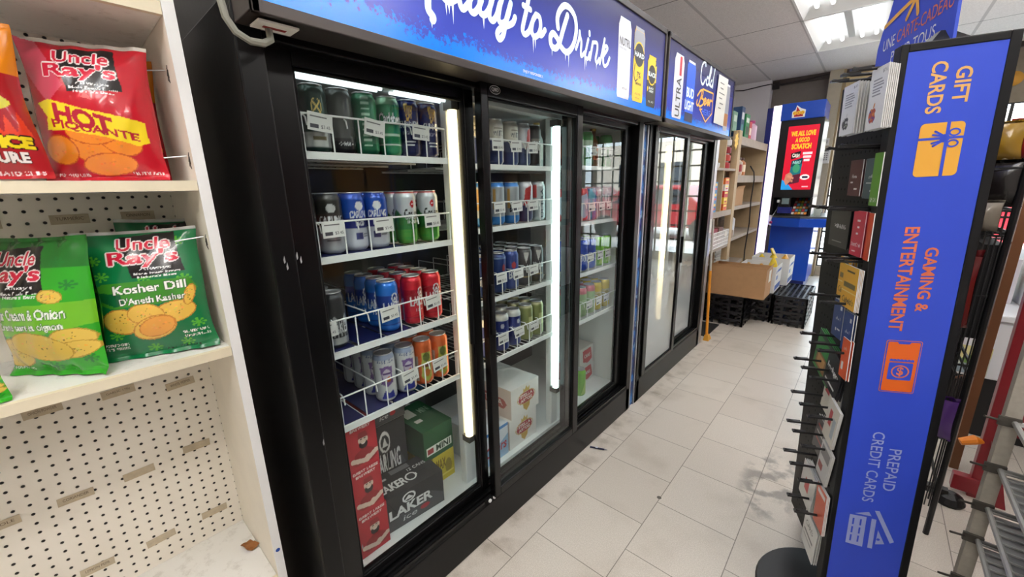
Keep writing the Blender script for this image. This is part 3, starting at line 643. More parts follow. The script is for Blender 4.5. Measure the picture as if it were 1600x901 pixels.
for b, (Y, zs, nm) in enumerate(((B1, (1.428, 1.172, .912, .690), 'nearest'), (B2, (1.415, 1.196, .930, .682), 'middle'), (B3, (1.425, 1.166, .915, .668), 'farthest'))):
    for s, z in enumerate(zs):
        w = Y[1]-Y[0]
        if b == 0: dv = [.445, .545, .640, .740]; tg = {0: [(.475, -.1), (.62, -.14), (.77, -.05)], 1: [(.475, .02), (.62, .03), (.79, .03)], 2: [(.42, .05), (.61, .08), (.77, .10)], 3: [(.40, .15), (.66, .12), (.78, .12)]}[s]
        elif b == 1: dv = [1.09, 1.175, 1.26, 1.345]; tg = [(1.10, .03), (1.20, .05), (1.30, .05)]
        else: dv = [1.72, 1.80, 1.88, 1.96]; tg = [(1.76, .05), (1.86, .05), (1.94, .05)]
        mats_y = [(.46, .07), (.55, .08), (.64, .08)] if b == 0 else []
        wire_shelf('white wire shelf, %s one behind the %s door of the long cooler' % (('topmost', 'second highest', 'third highest', 'lowest')[s], nm), Y[0], Y[1], z, dv, tg, mats_y)
        SH[b, s] = z
# shelf standards
for y, n in ((.352, 'left'), (.872, 'right')): pass
# ------------------------------------------------------------------ cans
CANM = attr_mat('can_print', .28, .35, coat=.3); LID = mat('can_lid', (196, 196, 198), .3, metal=.7)
NW, NH = 128, 60
def canvas(bg): return Art(256, 120, bg)
def twice(fn, bg):
    a = canvas(bg)
    for cx in (64, 192): fn(a, cx)
    return a
def kart(k):
    W = (236, 238, 240)
    def laker(bg, band):
        def d(a, c):
            a.rect(c-64, 34, c+64, 62, band); a.ring(c+8, 40, 14, 12, 4, W); a.poly([(c, 46), (c+8, 36), (c+16, 46)], W)
            a.text('LAKER', c-38, 50, c+38, 74, W, .02); a.text('LAGER', c-16, 80, c+18, 88, W, .01); a.rect(c-60, 100, c+64, 103, band)
            a.rect(c+48, 54, c+58, 110, (200, 206, 214))
        return d
    if k == 'laker_blue': return twice(laker(0, (30, 62, 150)), (32, 112, 208))
    if k == 'laker_red': return twice(laker(0, (160, 12, 34)), (206, 28, 48))
    if k == 'laker_black':
        def d(a, c):
            a.poly([(c-64, 110), (c-64, 76), (c-46, 56), (c-34, 66), (c-20, 48), (c, 68), (c+20, 46), (c+40, 66), (c+54, 54), (c+64, 76), (c+64, 110)], (176, 178, 178))
            for q in range(-60, 60, 12): a.poly([(c+q, 96), (c+q+5, 70), (c+q+10, 96)], (50, 54, 54))
            a.text('LAKER', c-36, 62, c+36, 86, (246, 246, 246), .02, outline=(60, 60, 62), ow=1)
        return twice(d, (62, 62, 64))
    if k == 'carling':
        def d(a, c):
            a.rect(c-64, 0, c+64, 74, (26, 74, 170)); a.rect(c-64, 52, c+64, 74, (34, 44, 124)); a.rect(c-64, 74, c+64, 120, (206, 210, 220))
            a.ell(c, 28, 14, 9, W); a.ell(c-4, 24, 6, 6, W); a.text('CARLING', c-34, 38, c+34, 52, W, .02); a.text('LAGER', c-16, 60, c+16, 68, W, .01)
            a.rect(c-20, 82, c+4, 96, (60, 66, 120)); a.rect(c+8, 84, c+30, 86, (120, 124, 140)); a.rect(c+8, 90, c+30, 92, (120, 124, 140))
        return twice(d, (26, 74, 170))
    if k == 'carling_black':
        def d(a, c):
            a.rect(c-64, 66, c+64, 120, (176, 178, 182)); a.ell(c, 30, 15, 9, (200, 200, 200)); a.text('CARLING', c-40, 44, c+40, 62, W, .02); a.rect(c-22, 80, c+20, 84, (90, 90, 92)); a.rect(c-22, 92, c+20, 95, (90, 90, 92))
        return twice(d, (54, 52, 48))
    if k == 'grolsch':
        def d(a, c):
            a.rect(c-64, 0, c+64, 5, (200, 70, 70)); a.poly([(c-64, 120), (c-64, 40), (c-40, 56), (c-20, 62), (c+20, 62), (c+40, 56), (c+64, 40), (c+64, 120)], (52, 126, 62))
            a.rect(c-64, 86, c+64, 120, (64, 150, 60)); a.ell(c, 30, 8, 8, (206, 50, 54)); a.rect(c-5, 28, c+5, 32, W)
            a.text('Grolsch', c-32, 40, c+32, 62, (28, 34, 34), .015, outline=(210, 214, 216), ow=2); a.text('PREMIUM', c-22, 66, c+22, 72, W, .01)
        return twice(d, (204, 208, 212))
    if k == 'guinness':
        def d(a, c):
            g = (214, 176, 84)
            for q in range(5): a.line(c-12+q*6, 12+q, c-8+q*4, 40, 2, g)
            a.line(c-16, 12, c-6, 44, 4, g); a.line(c-16, 12, c+14, 16, 4, g); a.line(c+14, 16, c-4, 44, 3, g)
            a.text('GUINNESS', c-38, 46, c+38, 58, W, .02); a.text('DRAUGHT', c-24, 66, c+24, 74, (160, 160, 180), .01); a.rect(c-20, 88, c+20, 90, W); a.rect(c-16, 94, c+16, 96, W); a.rect(c-58, 56, c-52, 104, (190, 160, 90))
        return twice(d, (20, 26, 76))
    if k == 'carlsberg':
        def d(a, c):
            a.rect(c-64, 0, c+64, 16, (150, 196, 160)); a.text('Carlsberg', c-44, 34, c+46, 62, W, .015, outline=(8, 76, 50), ow=2); a.rect(c-30, 76, c+30, 80, (190, 220, 196)); a.rect(c-64, 96, c+64, 99, (220, 232, 224))
        return twice(d, (12, 128, 78))
    if k == 'tall_green':
        def d(a, c):
            for q in range(10): a.rect(c-12, 10+q*10, c+14, 14+q*10, (180, 214, 190))
            a.rect(c+30, 0, c+52, 120, (40, 140, 90))
        return twice(d, (18, 104, 66))
    if k == 'black_gold':
        def d(a, c):
            a.line(c-12, 50, c+12, 30, 3, (206, 176, 90)); a.line(c-12, 30, c+12, 50, 3, (206, 176, 90)); a.ring(c, 40, 15, 15, 2, (206, 176, 90)); a.rect(c-64, 84, c+64, 112, (186, 188, 184)); a.rect(c-20, 92, c+20, 98, (90, 80, 40))
        return twice(d, (20, 56, 44))
    if k == 'charcoal':
        def d(a, c): a.rect(c-64, 92, c+64, 120, (24, 24, 26)); a.text('CREAM ALE', c-30, 98, c+30, 106, (210, 210, 210), .01)
        return twice(d, (72, 74, 70))
    if k == 'maroon':
        def d(a, c): a.rect(c-64, 64, c+64, 120, (214, 210, 204)); a.ell(c, 44, 16, 12, (220, 200, 190)); a.rect(c-24, 84, c+24, 90, (150, 120, 60))
        return twice(d, (122, 22, 40))
    if k == 'white_craft':
        def d(a, c):
            a.rect(c-64, 0, c+64, 12, (150, 164, 190)); a.text('AMBER LAGER', c-34, 14, c+34, 22, (70, 84, 130), .01)
            a.poly([(c-24, 32), (c, 28), (c+24, 32), (c+20, 58), (c+24, 72), (c, 80), (c-24, 72), (c-20, 58)], (120, 90, 150)); a.ell(c, 52, 16, 16, (206, 196, 212)); a.ell(c+6, 62, 9, 7, (214, 120, 60)); a.rect(c-14, 44, c+14, 50, (90, 60, 120))
            a.poly([(c-28, 112), (c-10, 88), (c+4, 98), (c+20, 90), (c+28, 112)], (44, 52, 150)); a.rect(c-54, 30, c-48, 108, (150, 152, 160))
        return twice(d, (208, 210, 212))
    if k == 'copper':
        def d(a, c):
            a.poly([(c-20, 30), (c+20, 30), (c+24, 96), (c, 112), (c-24, 96)], (172, 178, 84)); a.ell(c, 44, 15, 12, (96, 108, 48)); a.rect(c-16, 62, c+16, 70, (120, 60, 30)); a.ell(c, 86, 12, 10, (206, 120, 50)); a.rect(c-60, 40, c-36, 108, (170, 160, 150))
        return twice(d, (206, 96, 44))
    if k == 'cream_navy':
        def d(a, c): a.rect(c-64, 54, c+64, 120, (46, 62, 112)); a.rect(c+20, 54, c+40, 120, (214, 214, 214)); a.rect(c-22, 24, c+22, 27, (120, 110, 90)); a.text('WHITE', c-26, 32, c+26, 44, (70, 74, 84), .01)
        return twice(d, (214, 208, 192))
    if k == 'silver_red':
        def d(a, c): a.poly([(c-10, 20), (c+26, 10), (c+14, 60), (c-20, 74)], (190, 60, 60)); a.rect(c-64, 70, c+64, 120, (64, 76, 112))
        return twice(d, (206, 206, 210))
    if k == 'dark_tall': return twice(lambda a, c: (a.rect(c-30, 40, c+30, 70, (120, 114, 104)), a.text('STOUT', c-24, 48, c+24, 62, W, .01)), (52, 50, 48))
    if k == 'grey_blue':
        def d(a, c): a.rect(c-64, 0, c+64, 12, (40, 120, 200)); a.rect(c-64, 96, c+64, 120, (40, 120, 190)); a.text('BRU', c-22, 66, c+24, 86, (40, 40, 50), .03); a.rect(c-34, 20, c-20, 76, (196, 150, 80)); a.rect(c+50, 0, c+56, 120, (70, 150, 214))
        return twice(d, (170, 176, 180))
    if k == 'silver_ultra':
        def d(a, c): a.rect(c-40, 10, c-20, 50, (190, 60, 60)); a.text('ULTRA', c+2, 20, c+20, 112, (70, 80, 90), .02, rot90=1)
        return twice(d, (186, 192, 194))
    if k == 'blue_dark':
        def d(a, c): a.text('BLUE', c-30, 66, c+30, 86, W, .03); a.rect(c-64, 12, c+64, 16, (130, 150, 180)); a.ell(c, 44, 10, 10, (160, 60, 60))
        return twice(d, (34, 56, 112))
    if k == 'bud_dark':
        def d(a, c): a.ell(c, 44, 12, 10, (200, 60, 66)); a.text('Bud', c-28, 62, c+28, 86, W, .02)
        return twice(d, (36, 66, 140))
    if k == 'modelo':
        def d(a, c): a.poly([(c-18, 14), (c+14, 14), (c-4, 50)], (214, 212, 206)); a.text('Modelo', c-34, 52, c+34, 70, W, .02); a.rect(c-24, 90, c+24, 94, (150, 130, 80))
        return twice(d, (52, 50, 50))
    if k == 'white_navy':
        def d(a, c): a.rect(c-64, 22, c+64, 120, (36, 50, 124)); a.ell(c, 38, 9, 8, (200, 204, 220)); a.text('Hoegaarden', c-44, 52, c+44, 68, W, .01)
        return twice(d, (222, 222, 216))
    if k == 'olive': return twice(lambda a, c: (a.rect(c-20, 40, c+20, 80, (196, 196, 140)), a.rect(c-64, 0, c+64, 10, (196, 190, 150))), (142, 148, 92))
    if k == 'green_white': return twice(lambda a, c: (a.rect(c-64, 30, c+64, 54, (210, 228, 204)), a.ell(c, 76, 20, 14, (200, 224, 190))), (68, 156, 84))
    if k == 'red_wave': return twice(lambda a, c: a.poly([(c-64, 40), (c+20, 20), (c+64, 60), (c+64, 90), (c, 110), (c-64, 80)], (190, 200, 220)), (206, 30, 44))
    if k == 'blue_wave': return twice(lambda a, c: a.poly([(c-20, 0), (c+30, 0), (c-10, 120), (c-54, 120)], (120, 190, 214)), (20, 108, 168))
    if k == 'silver': return twice(lambda a, c: (a.rect(c-26, 24, c+26, 60, (140, 150, 152)), a.rect(c-16, 30, c-10, 54, (220, 224, 224)), a.rect(c+6, 30, c+12, 54, (220, 224, 224))), (182, 188, 186))
    if k == 'royal': return twice(lambda a, c: a.text('BUD', c-34, 60, c+34, 84, (214, 222, 240), .02), (28, 72, 180))
    if k == 'lime': return twice(lambda a, c: a.poly([(c-30, 110), (c+10, 40), (c+40, 110)], (196, 232, 120)), (126, 196, 60))
    if k == 'pink': return twice(lambda a, c: (a.rect(c-64, 0, c+64, 26, (214, 120, 130)), a.rect(c-20, 50, c+20, 90, (190, 216, 170))), (160, 190, 140))
    if k == 'yellow': return twice(lambda a, c: (a.rect(c-64, 40, c+64, 86, (196, 186, 130)), a.ell(c, 60, 18, 14, (150, 140, 60))), (214, 186, 44))
DESC = dict(laker_blue='blue can', laker_red='red can', laker_black='grey mountain can', carling='blue and white can', carling_black='charcoal and silver can', grolsch='silver and green can', guinness='navy can with gold harp', carlsberg='green can', tall_green='tall green striped can', black_gold='dark green and gold can', charcoal='plain charcoal can', maroon='maroon and white can', white_craft='white purple crest can', copper='copper orange can', cream_navy='cream and navy can', silver_red='silver red and blue can', dark_tall='dark brown can', grey_blue='grey blue rimmed can', silver_ultra='silver upright lettered can', blue_dark='dark blue can', bud_dark='blue red emblem can', modelo='black and white can', white_navy='white topped navy can', olive='olive green can', green_white='green and white can', red_wave='red wave can', blue_wave='blue striped can', silver='plain silver can', royal='royal blue can', lime='lime green can', pink='pink topped can', yellow='yellow can')
CH, CR = .1575, .0331
PROF = [(.024, 0), (.0275, .002), (.0325, .010), (CR, .014)]+[(CR, .014+.123*k/40) for k in range(1, 41)]+[(.0322, .1425), (.0294, .1485), (.0272, .1525), (.0278, .1545)]
PROTO = {}
def can_proto(kind):
    art = kart(kind); pts, cols = [], []; n = 96; fs = []
    for r, z in PROF:
        for j in range(n): a = 2*math.pi*j/n; pts.append((r*math.cos(a), r*math.sin(a), z))
    U = np.tile((np.arange(n)/n+.25) % 1, len(PROF)); V = np.repeat([min(1, max(0, z/CH)) for r, z in PROF], n); cols = art.sample(U, V)
    for i in range(len(PROF)-1): fs += [(i*n+j, i*n+(j+1) % n, (i+1)*n+(j+1) % n, (i+1)*n+j) for j in range(n)]
    fs.append(tuple(range(n))[::-1])
    me = bpy.data.meshes.new('drink_can'); me.from_pydata(pts, [], fs); me.materials.append(CANM); set_col(me, cols); me.polygons.foreach_set('use_smooth', [True]*len(fs)); me.update()
    return me
def lid_mesh():
    m = MB(); m.lathe([(.0278, .1545), (.0284, .1562), (.0278, .1575), (.0262, .1570), (.0252, .1535), (0, .1535)], (0, 0, 0), LID, 32)
    m.lathe([(.0015, .1536), (.003, .1552), (0, .1556)], (0, 0, 0), LID, 10)
    f = lambda u, v, d: (v, u, .1545+d); m.prism([(.006*math.cos(k*.524), .009+.012*math.sin(k*.524)) for k in range(12)], f, 0, .0012, LID)
    m.prism([(.009*math.cos(k*.524), -.012+.008*math.sin(k*.524)) for k in range(12)], f, -.0008, -.0002, mat('lid_mouth', (120, 120, 124), .4, metal=.6))
    o = m.build('can_lid', base=(0, 0, 0), smooth=True); me = o.data; bpy.data.objects.remove(o); return me
LIDM = lid_mesh(); rc = random.Random(3)
SHN = ('top', 'second', 'third', 'lowest'); BN = ('nearest', 'middle', 'farthest')
def put_can(b, s, col, depth, kind, y, x=None, rot=None):
    if kind not in PROTO: PROTO[kind] = can_proto(kind)
    o = bpy.data.objects.new('drink_can', PROTO[kind]); COL.objects.link(o)
    x = -.132-.0675*depth if x is None else x
    o.location = (x, y, SH[b, s]+.0035); o.rotation_euler = (0, 0, -.20+rc.uniform(-.40, .35) if rot is None else rot); ORG[o.name] = Vector(o.location)
    tag(o, '%s, %s of column %s on %s shelf behind %s door' % (DESC[kind], ('front', 'second', 'third', 'fourth')[depth], ('one', 'two', 'three', 'four', 'five', 'six', 'seven')[col], SHN[s], BN[b]), 'can', 'cans on the %s shelf behind the %s door' % (SHN[s], BN[b]))
    l = bpy.data.objects.new('can_lid', LIDM); COL.objects.link(l); l.parent = o
    return o
STOCK = {
 (0, 0): [('maroon', .415, 1), ('black_gold', .484, 2), ('charcoal', .553, 1), ('tall_green', .622, 1), ('carlsberg', .691, 2), ('guinness', .760, 2), ('guinness', .829, 2)],
 (0, 1): [('carling_black', .418, 2), ('carling_black', .487, 4), ('carling', .556, 4), ('carling', .625, 4), ('grolsch', .725, 4), ('grolsch', .808, 4)],
 (0, 2): [('laker_black', .462, 3), ('laker_blue', .636, 4), ('laker_red', .722, 4), ('laker_red', .803, 4)],
 (0, 3): [('white_craft', .597, 4), ('white_craft', .672, 3), ('copper', .742, 2), ('copper', .814, 2)],
 (1, 0): [('cream_navy', 1.046, 1), ('cream_navy', 1.132, 2), ('cream_navy', 1.216, 2), ('silver_red', 1.290, 2), ('dark_tall', 1.360, 1)],
 (1, 1): [('grey_blue', 1.050, 2), ('grey_blue', 1.132, 3), ('grey_blue', 1.218, 3), ('silver_red', 1.302, 3), ('silver_ultra', 1.385, 3)],
 (1, 2): [('blue_dark', 1.044, 2), ('blue_dark', 1.127, 4), ('bud_dark', 1.208, 4), ('modelo', 1.290, 4), ('modelo', 1.371, 4)],
 (1, 3): [('white_navy', 1.050, 2), ('white_navy', 1.135, 4), ('white_navy', 1.216, 3), ('olive', 1.296, 3), ('olive', 1.372, 3)],
 (2, 0): [('green_white', 1.690, 1), ('green_white', 1.770, 2), ('green_white', 1.965, 2)],
 (2, 1): [('red_wave', 1.665, 2), ('red_wave', 1.738, 2), ('blue_wave', 1.822, 2), ('silver', 1.905, 2), ('silver', 1.978, 2)],
 (2, 2): [('royal', 1.670, 2), ('royal', 1.748, 3), ('royal', 1.826, 3), ('lime', 1.915, 3), ('lime', 1.994, 3)],
 (2, 3): [('pink', 1.672, 2), ('pink', 1.750, 3), ('pink', 1.830, 3), ('yellow', 1.912, 3), ('yellow', 1.994, 3)]}
for (b, s), cols in STOCK.items():
    for i, (kind, y, n) in enumerate(cols):
        for d in range(n): put_can(b, s, i, d, kind, y+rc.uniform(-.003, .003))
# bottles
def bottle(label, y, z, glassc, capc, labelc, x=-.14):
    t = thing('drink_bottle', label, 'bottle', (x, y, z+.0035))
    P = [(0, 0), (.027, 0), (.029, .006), (.029, .10), (.026, .115), (.014, .142), (.0125, .165), (.0125, .172)]
    MB().lathe([(r, h) for r, h in P], (x, y, z+.0035), mat('bottle_glass_%s' % labelc[0], glassc, .12, spec=.7), 24).build('body', t, smooth=True)
    MB().lathe([(.0295, .03), (.0295, .095)], (x, y, z+.0035), mat('bottle_label_%s' % labelc[0], labelc[1], .5), 24).build('paper_label', t, smooth=True)
    MB().lathe([(.0135, .166), (.0145, .168), (.0140, .178), (0, .179)], (x, y, z+.0035), mat('bottle_cap_%s' % labelc[0], capc, .35, metal=.4), 16).build('cap', t, smooth=True)
z = SH[1, 0]
bottle('clear bottle with gold cap on top shelf behind middle door', 1.432, z, (180, 190, 186), (196, 166, 96), ('a', (206, 206, 196)), -.168)
z = SH[2, 0]
bottle('dark red bottle with swirl label at left of top far shelf', 1.605, z, (120, 36, 38), (150, 30, 50), ('b', (170, 84, 50)))
bottle('brown bottle with orange label on top shelf behind farthest door', 1.850, z, (110, 60, 28), (196, 150, 60), ('c', (190, 84, 40)))

# ------------------------------------------------------------------ cartons on the cooler floor
CARD = attr_mat('carton_print', .55); WH = (238, 238, 236)
def rotz(cx, cy, a): return Matrix.Translation((cx, cy, 0)) @ Matrix.Rotation(a, 4, 'Z') @ Matrix.Translation((-cx, -cy, 0))
def red_art():
    a = Art(96, 150, (186, 28, 42)); k = (40, 22, 24)
    a.text('GREAT LAKES', 8, 4, 88, 13, (244, 226, 220), .02); a.text('BREWERY', 16, 17, 80, 26, (244, 226, 220), .02)
    a.ell(52, 62, 15, 19, (226, 198, 180)); a.ell(52, 76, 14, 13, k); a.ell(52, 68, 9, 5, (226, 198, 180)); a.ell(52, 73, 6, 2.2, (236, 214, 206)); a.poly([(36, 54), (40, 36), (64, 36), (68, 54)], (150, 16, 30)); a.rect(43, 57, 49, 59, k); a.rect(55, 57, 61, 59, k)
    a.poly([(14, 128), (22, 100), (44, 88), (62, 88), (86, 104), (92, 128), (76, 138), (24, 138)], (150, 18, 30)); a.line(14, 118, 50, 128, 15, (226, 198, 180)); a.line(90, 112, 58, 130, 15, (226, 198, 180)); a.line(48, 128, 62, 118, 10, (226, 198, 180))
    return a
ra = red_art()
for k, (z, y, w) in enumerate(((.192, 'lowest', .1), (.351, 'middle', .1), (.510, 'top', .1))):
    tag(art_box('beer_carton', ra, -.36, -.115, .442-.0, .540+(.0 if k else .006), z, z+.1585, (176, 26, 40), CARD, 60, 90), 'red carton with bearded man, %s of the stack behind nearest door' % y, 'carton', 'cartons on the cooler floor')
def lak_art(w, h, txt='LAKER', sub='ice', bg=(40, 40, 44)):
    a = Art(w, h, bg); a.poly([(0, h), (0, h*.75), (w*.3, h*.45), (w*.5, h*.62), (w*.75, h*.4), (w, h*.7), (w, h)], (78, 80, 84))
    a.ring(w*.42, h*.24, h*.16, h*.14, h*.04, WH); a.poly([(w*.34, h*.30), (w*.42, h*.18), (w*.50, h*.30)], WH); a.text(txt, w*.10, h*.38, w*.80, h*.66, WH, .03, outline=(40, 40, 44), ow=2); a.text(sub, w*.3, h*.72, w*.52, h*.86, (220, 220, 220), .0, slant=.2); a.ell(w*.66, h*.78, w*.08, h*.07, (180, 44, 54))
    return a
ltop = Art(110, 80, (44, 44, 48)); ltop.text('LAKER', 8, 40, 54, 62, WH, .03); ltop.ring(64, 50, 10, 12, 3, WH); ltop.rect(40, 6, 74, 20, (120, 120, 124)); ltop.text('12 CANS', 66, 24, 100, 33, (220, 220, 220), .01); ltop.rect(8, 20, 30, 26, (200, 200, 200))
T1 = rotz(-.19, .67, math.radians(-6))
tag(art_box('beer_carton', (lak_art(120, 80), (40, 40, 44), ltop), -.265, -.125, .545, .785, .192, .325, (40, 40, 44), CARD, 120, 80, T1), 'black twelve pack carton at front, behind the nearest cooler door', 'carton', 'cartons on the cooler floor')
ic = lak_art(100, 90, 'CARLING', 'ICE', (56, 56, 58)); ic.rect(0, 74, 100, 90, (206, 206, 204)); ic.text('ICE', 60, 76, 90, 88, (70, 70, 74), .02)
tag(art_box('beer_carton', (ic, (70, 70, 72), (196, 196, 192)), -.46, -.285, .590, .745, .192, .505, (62, 62, 64), CARD, 90, 80), 'tall grey and silver carton behind the black twelve pack', 'carton', 'cartons on the cooler floor')
tag(art_box('beer_carton', lak_art(90, 80, 'LAKER', 'ice', (50, 50, 54)), -.46, -.285, .600, .750, .506, .630, (96, 98, 100), CARD, 90, 80), 'small black and grey six pack on top of the grey carton', 'carton', 'cartons on the cooler floor')
g = Art(110, 80, (26, 84, 48)); g.rect(8, 46, 104, 68, (232, 236, 228)); g.text('MINI', 44, 48, 98, 66, (30, 60, 40), .03); g.rect(12, 50, 34, 64, (160, 50, 54)); gt = Art(100, 80, (30, 92, 54)); gt.rect(14, 10, 46, 34, (208, 214, 204)); gt.rect(18, 46, 40, 54, (224, 226, 220)); gt.text('MINI', 60, 20, 92, 34, (160, 190, 164), .01)
y = Art(100, 60, (206, 186, 46)); y.text('MAX', 14, 10, 60, 34, (120, 96, 20), .03); y.ell(72, 34, 16, 16, (150, 134, 40)); y.rect(6, 46, 96, 50, (236, 220, 110))
tag(art_box('beer_carton', y, -.40, -.20, .80, .905, .192, .316, (190, 170, 40), CARD, 80, 50), 'yellow carton under the green one behind the nearest door', 'carton', 'cartons on the cooler floor')
tag(art_box('beer_carton', (g, (24, 76, 44), gt), -.42, -.20, .765, .905, .317, .445, (22, 72, 42), CARD, 90, 70), 'green carton resting on the yellow one behind the nearest door', 'carton', 'cartons on the cooler floor')
tag(art_box('beer_carton', lak_art(80, 70, 'CARLING', 'ice', (70, 74, 76)), -.62, -.45, .80, .96, .192, .46, (80, 82, 84), CARD, 60, 50), 'dark grey carton at the back beside the lamp post', 'carton', 'cartons on the cooler floor')
tag(art_box('beer_carton', Art(20, 20, (44, 104, 150)), -.66, -.47, .80, .98, .461, .60, (40, 96, 142), CARD, 4, 4), 'blue carton at the back above the dark grey carton', 'carton', 'cartons on the cooler floor')
def stella():
    a = Art(120, 100, (236, 232, 226)); r = (170, 44, 48)
    a.poly([(46, 52), (84, 52), (78, 84), (65, 96), (52, 84)], (206, 164, 70)); a.poly([(30, 50), (38, 30), (92, 30), (100, 50), (92, 66), (38, 66)], r); a.ring(65, 48, 40, 22, 3, (206, 176, 110))
    a.text('STELLA', 38, 35, 92, 46, (246, 240, 230), .02); a.text('ARTOIS', 40, 50, 90, 61, (246, 240, 230), .02); a.poly([(52, 28), (50, 12), (58, 20), (65, 8), (72, 20), (80, 12), (78, 28)], (206, 176, 90)); return a
sd = Art(80, 80, (232, 216, 208)); sd.poly([(8, 34), (14, 24), (66, 30), (72, 42), (66, 56), (12, 52)], (190, 104, 98)); sd.text('STELLA', 16, 33, 64, 48, (244, 232, 226), .02)
tag(art_box('beer_carton', (stella(), sd, (240, 238, 234)), -.36, -.115, 1.155, 1.345, .192, .335, (232, 228, 222), CARD, 100, 80), 'lower white and gold crest carton behind the middle door', 'carton', 'cartons on the cooler floor')
tag(art_box('beer_carton', (stella(), sd, (240, 238, 234)), -.37, -.115, 1.170, 1.365, .3355, .478, (232, 228, 222), CARD, 100, 80), 'upper white and gold crest carton behind the middle door', 'carton', 'cartons on the cooler floor')
co = Art(100, 100, (226, 232, 238)); co.poly([(0, 60), (30, 40), (60, 56), (100, 34), (100, 100), (0, 100)], (150, 184, 214)); co.text('Coors', 10, 44, 92, 76, (190, 40, 52), .02, slant=.1); co.rect(0, 0, 100, 10, (60, 130, 200))
tag(art_box('beer_carton', co, -.33, -.115, .985, 1.145, .192, .345, (214, 222, 230), CARD, 80, 60), 'white and blue carton with red script beside the white cartons', 'carton', 'cartons on the cooler floor')
bw = Art(100, 90, (228, 224, 220)); bw.poly([(20, 14), (80, 10), (90, 70), (60, 84), (24, 70)], (196, 44, 54)); bw.text('CANS', 32, 36, 76, 54, WH, .02)
tag(art_box('beer_carton', bw, -.42, -.20, 1.86, 2.03, .192, .30, (200, 70, 74), CARD, 50, 40), 'lower red and white carton behind the farthest door', 'carton', 'cartons on the cooler floor')
tag(art_box('beer_carton', bw, -.42, -.20, 1.87, 2.02, .3005, .415, (222, 216, 212), CARD, 50, 40), 'upper red and white carton behind the farthest door', 'carton', 'cartons on the cooler floor')
o = bpy.data.objects.new('drink_can', PROTO['lime']); COL.objects.link(o); o.location = (-.15, 1.79, .1905); ORG[o.name] = Vector(o.location); tag(o, 'single lime green can on the cooler floor beside red cartons', 'can'); l = bpy.data.objects.new('can_lid', LIDM); COL.objects.link(l); l.parent = o

# ------------------------------------------------------------------ chip shelf at the left
t = NT('pegboard', .6); P = .0254
fy = t.f('SUBTRACT', t.f('FRACT', t.f('DIVIDE', t.y, P)), .5); fz = t.f('SUBTRACT', t.f('FRACT', t.f('DIVIDE', t.z, P)), .5)
dd = t.f('SQRT', t.f('ADD', t.f('MULTIPLY', fy, fy), t.f('MULTIPLY', fz, fz))); hole = t.ss(dd, .155, .105)
c = t.mix(t.noise(6, 4), (238, 230, 214), (248, 242, 230)); c = t.mix(hole, c, (30, 26, 22)); t.color(c); t.bump(t.f('SUBTRACT', 1, hole), .8, .003)
PEG = t.m
t = NT('worn_white_board', .5); sm = t.ss(t.noise(24, 6, rough=.7), .52, .68)
c = t.mix(t.f('MULTIPLY', sm, .30), (236, 234, 228), (166, 158, 146)); t.color(c); BOARD = t.m
EDGE = mat('cream_edge', (232, 220, 192), .5, var=.04, bump_scale=30); SIDE = mat('cream_side', (246, 238, 222), .55, var=.04, bump_scale=12)
U = thing('display_shelf', 'cream pegboard shelf unit holding chip bags at far left', 'shelf unit', (-.27, -.25, 0))
yL, yR, xB, xF = -.95, .218, -.42, -.12
MB().box(xB-.01, xB, yL, yR, 0, 2.3, PEG).build('pegboard_back', U)
for y in (yR, yL-.02): 
    m = MB().box(xB-.01, xF, y, y+.02, 0, 2.3, SIDE); m.box(xF, xF+.002, y, y+.02, 0, 2.3, WHITE); m.build('side_panel', U)
for zt, th, nm in ((.327, .02, 'bottom'), (.993, .020, 'middle'), (1.364, .020, 'upper'), (1.690, .022, 'top'), (2.05, .022, 'highest')):
    m = MB().box(xB+.001, xF-.012, yL+.001, yR-.001, zt-th, zt, BOARD); m.box(xF-.012, xF+.001, yL+.001, yR-.001, zt-th, zt, EDGE); m.build('shelf_board', U)
MB().box(-.16, -.15, yL, yR, 0, .307, EDGE).build('toe_board', U)
STK = mat('old_sticker', (200, 184, 156), .6, var=.14, bump_scale=60); STI = mat('sticker_ink', (110, 92, 72), .7)
for y, z, a, tx in ((.148, .832, .05, 'WHITE PEPPER'), (.028, .857, .03, 'GARLIC 170g'), (-.098, .862, .02, 'ONION POWDER'), (.150, .634, -.04, ''), (.024, .622, .02, ''), (-.092, .624, -.03, 'CORIANDER'), (-.21, .627, 0, 'WHOLE'), (.155, .406, -.03, ''), (.030, .404, .04, ''), (-.095, .412, -.05, 'LEMON PEPR'), (.030, 1.288, .0, 'TURMERIC'), (.146, 1.289, .0, 'CINNAMON'), (-.10, 1.286, .0, 'CLOVES')):
    ca, sa = math.cos(a), math.sin(a); q = lambda u, v, d=0: (xB+.0012+d, y+u*ca-v*sa, z+u*sa+v*ca)
    m = MB().prism([(-.031, -.0105), (.031, -.0105), (.031, .0105), (-.031, .0105)], lambda u, v, d: q(u, v, d), 0, .0006, STK)
    if tx: m.text(tx, lambda u, v: q(u, v, .0009), -.022, -.002, .022, .005, STI)
    m.build('price_sticker', U)
CLIP = mat('clip_wire', (190, 190, 190), .3, metal=.7); MARK = mat('pen_scribble', (60, 56, 50), .6)
for z, x in ((1.585, -.19), (1.415, -.16), (1.245, -.16)):
    MB().tube([(x, yR-.001, z), (x-.01, yR-.035, z-.004), (x-.015, yR-.05, z-.006)], .0013, CLIP, 6).build('wire_clip', U)
    m = MB()
    for k in range(6): m.rod((x+.008+.006*(k % 3), yR-.0008, z-.012-.003*k), (x+.020-.005*(k % 2), yR-.0008, z+.006-.004*k), .0006, MARK, 4)
    m.build('pen_mark', U)
MB().disc((.228, .409), .0055, lambda u, v: (xF+.0026, u, v), mat('blue_ink', (40, 84, 170), .6)).build('ink_dot', U)
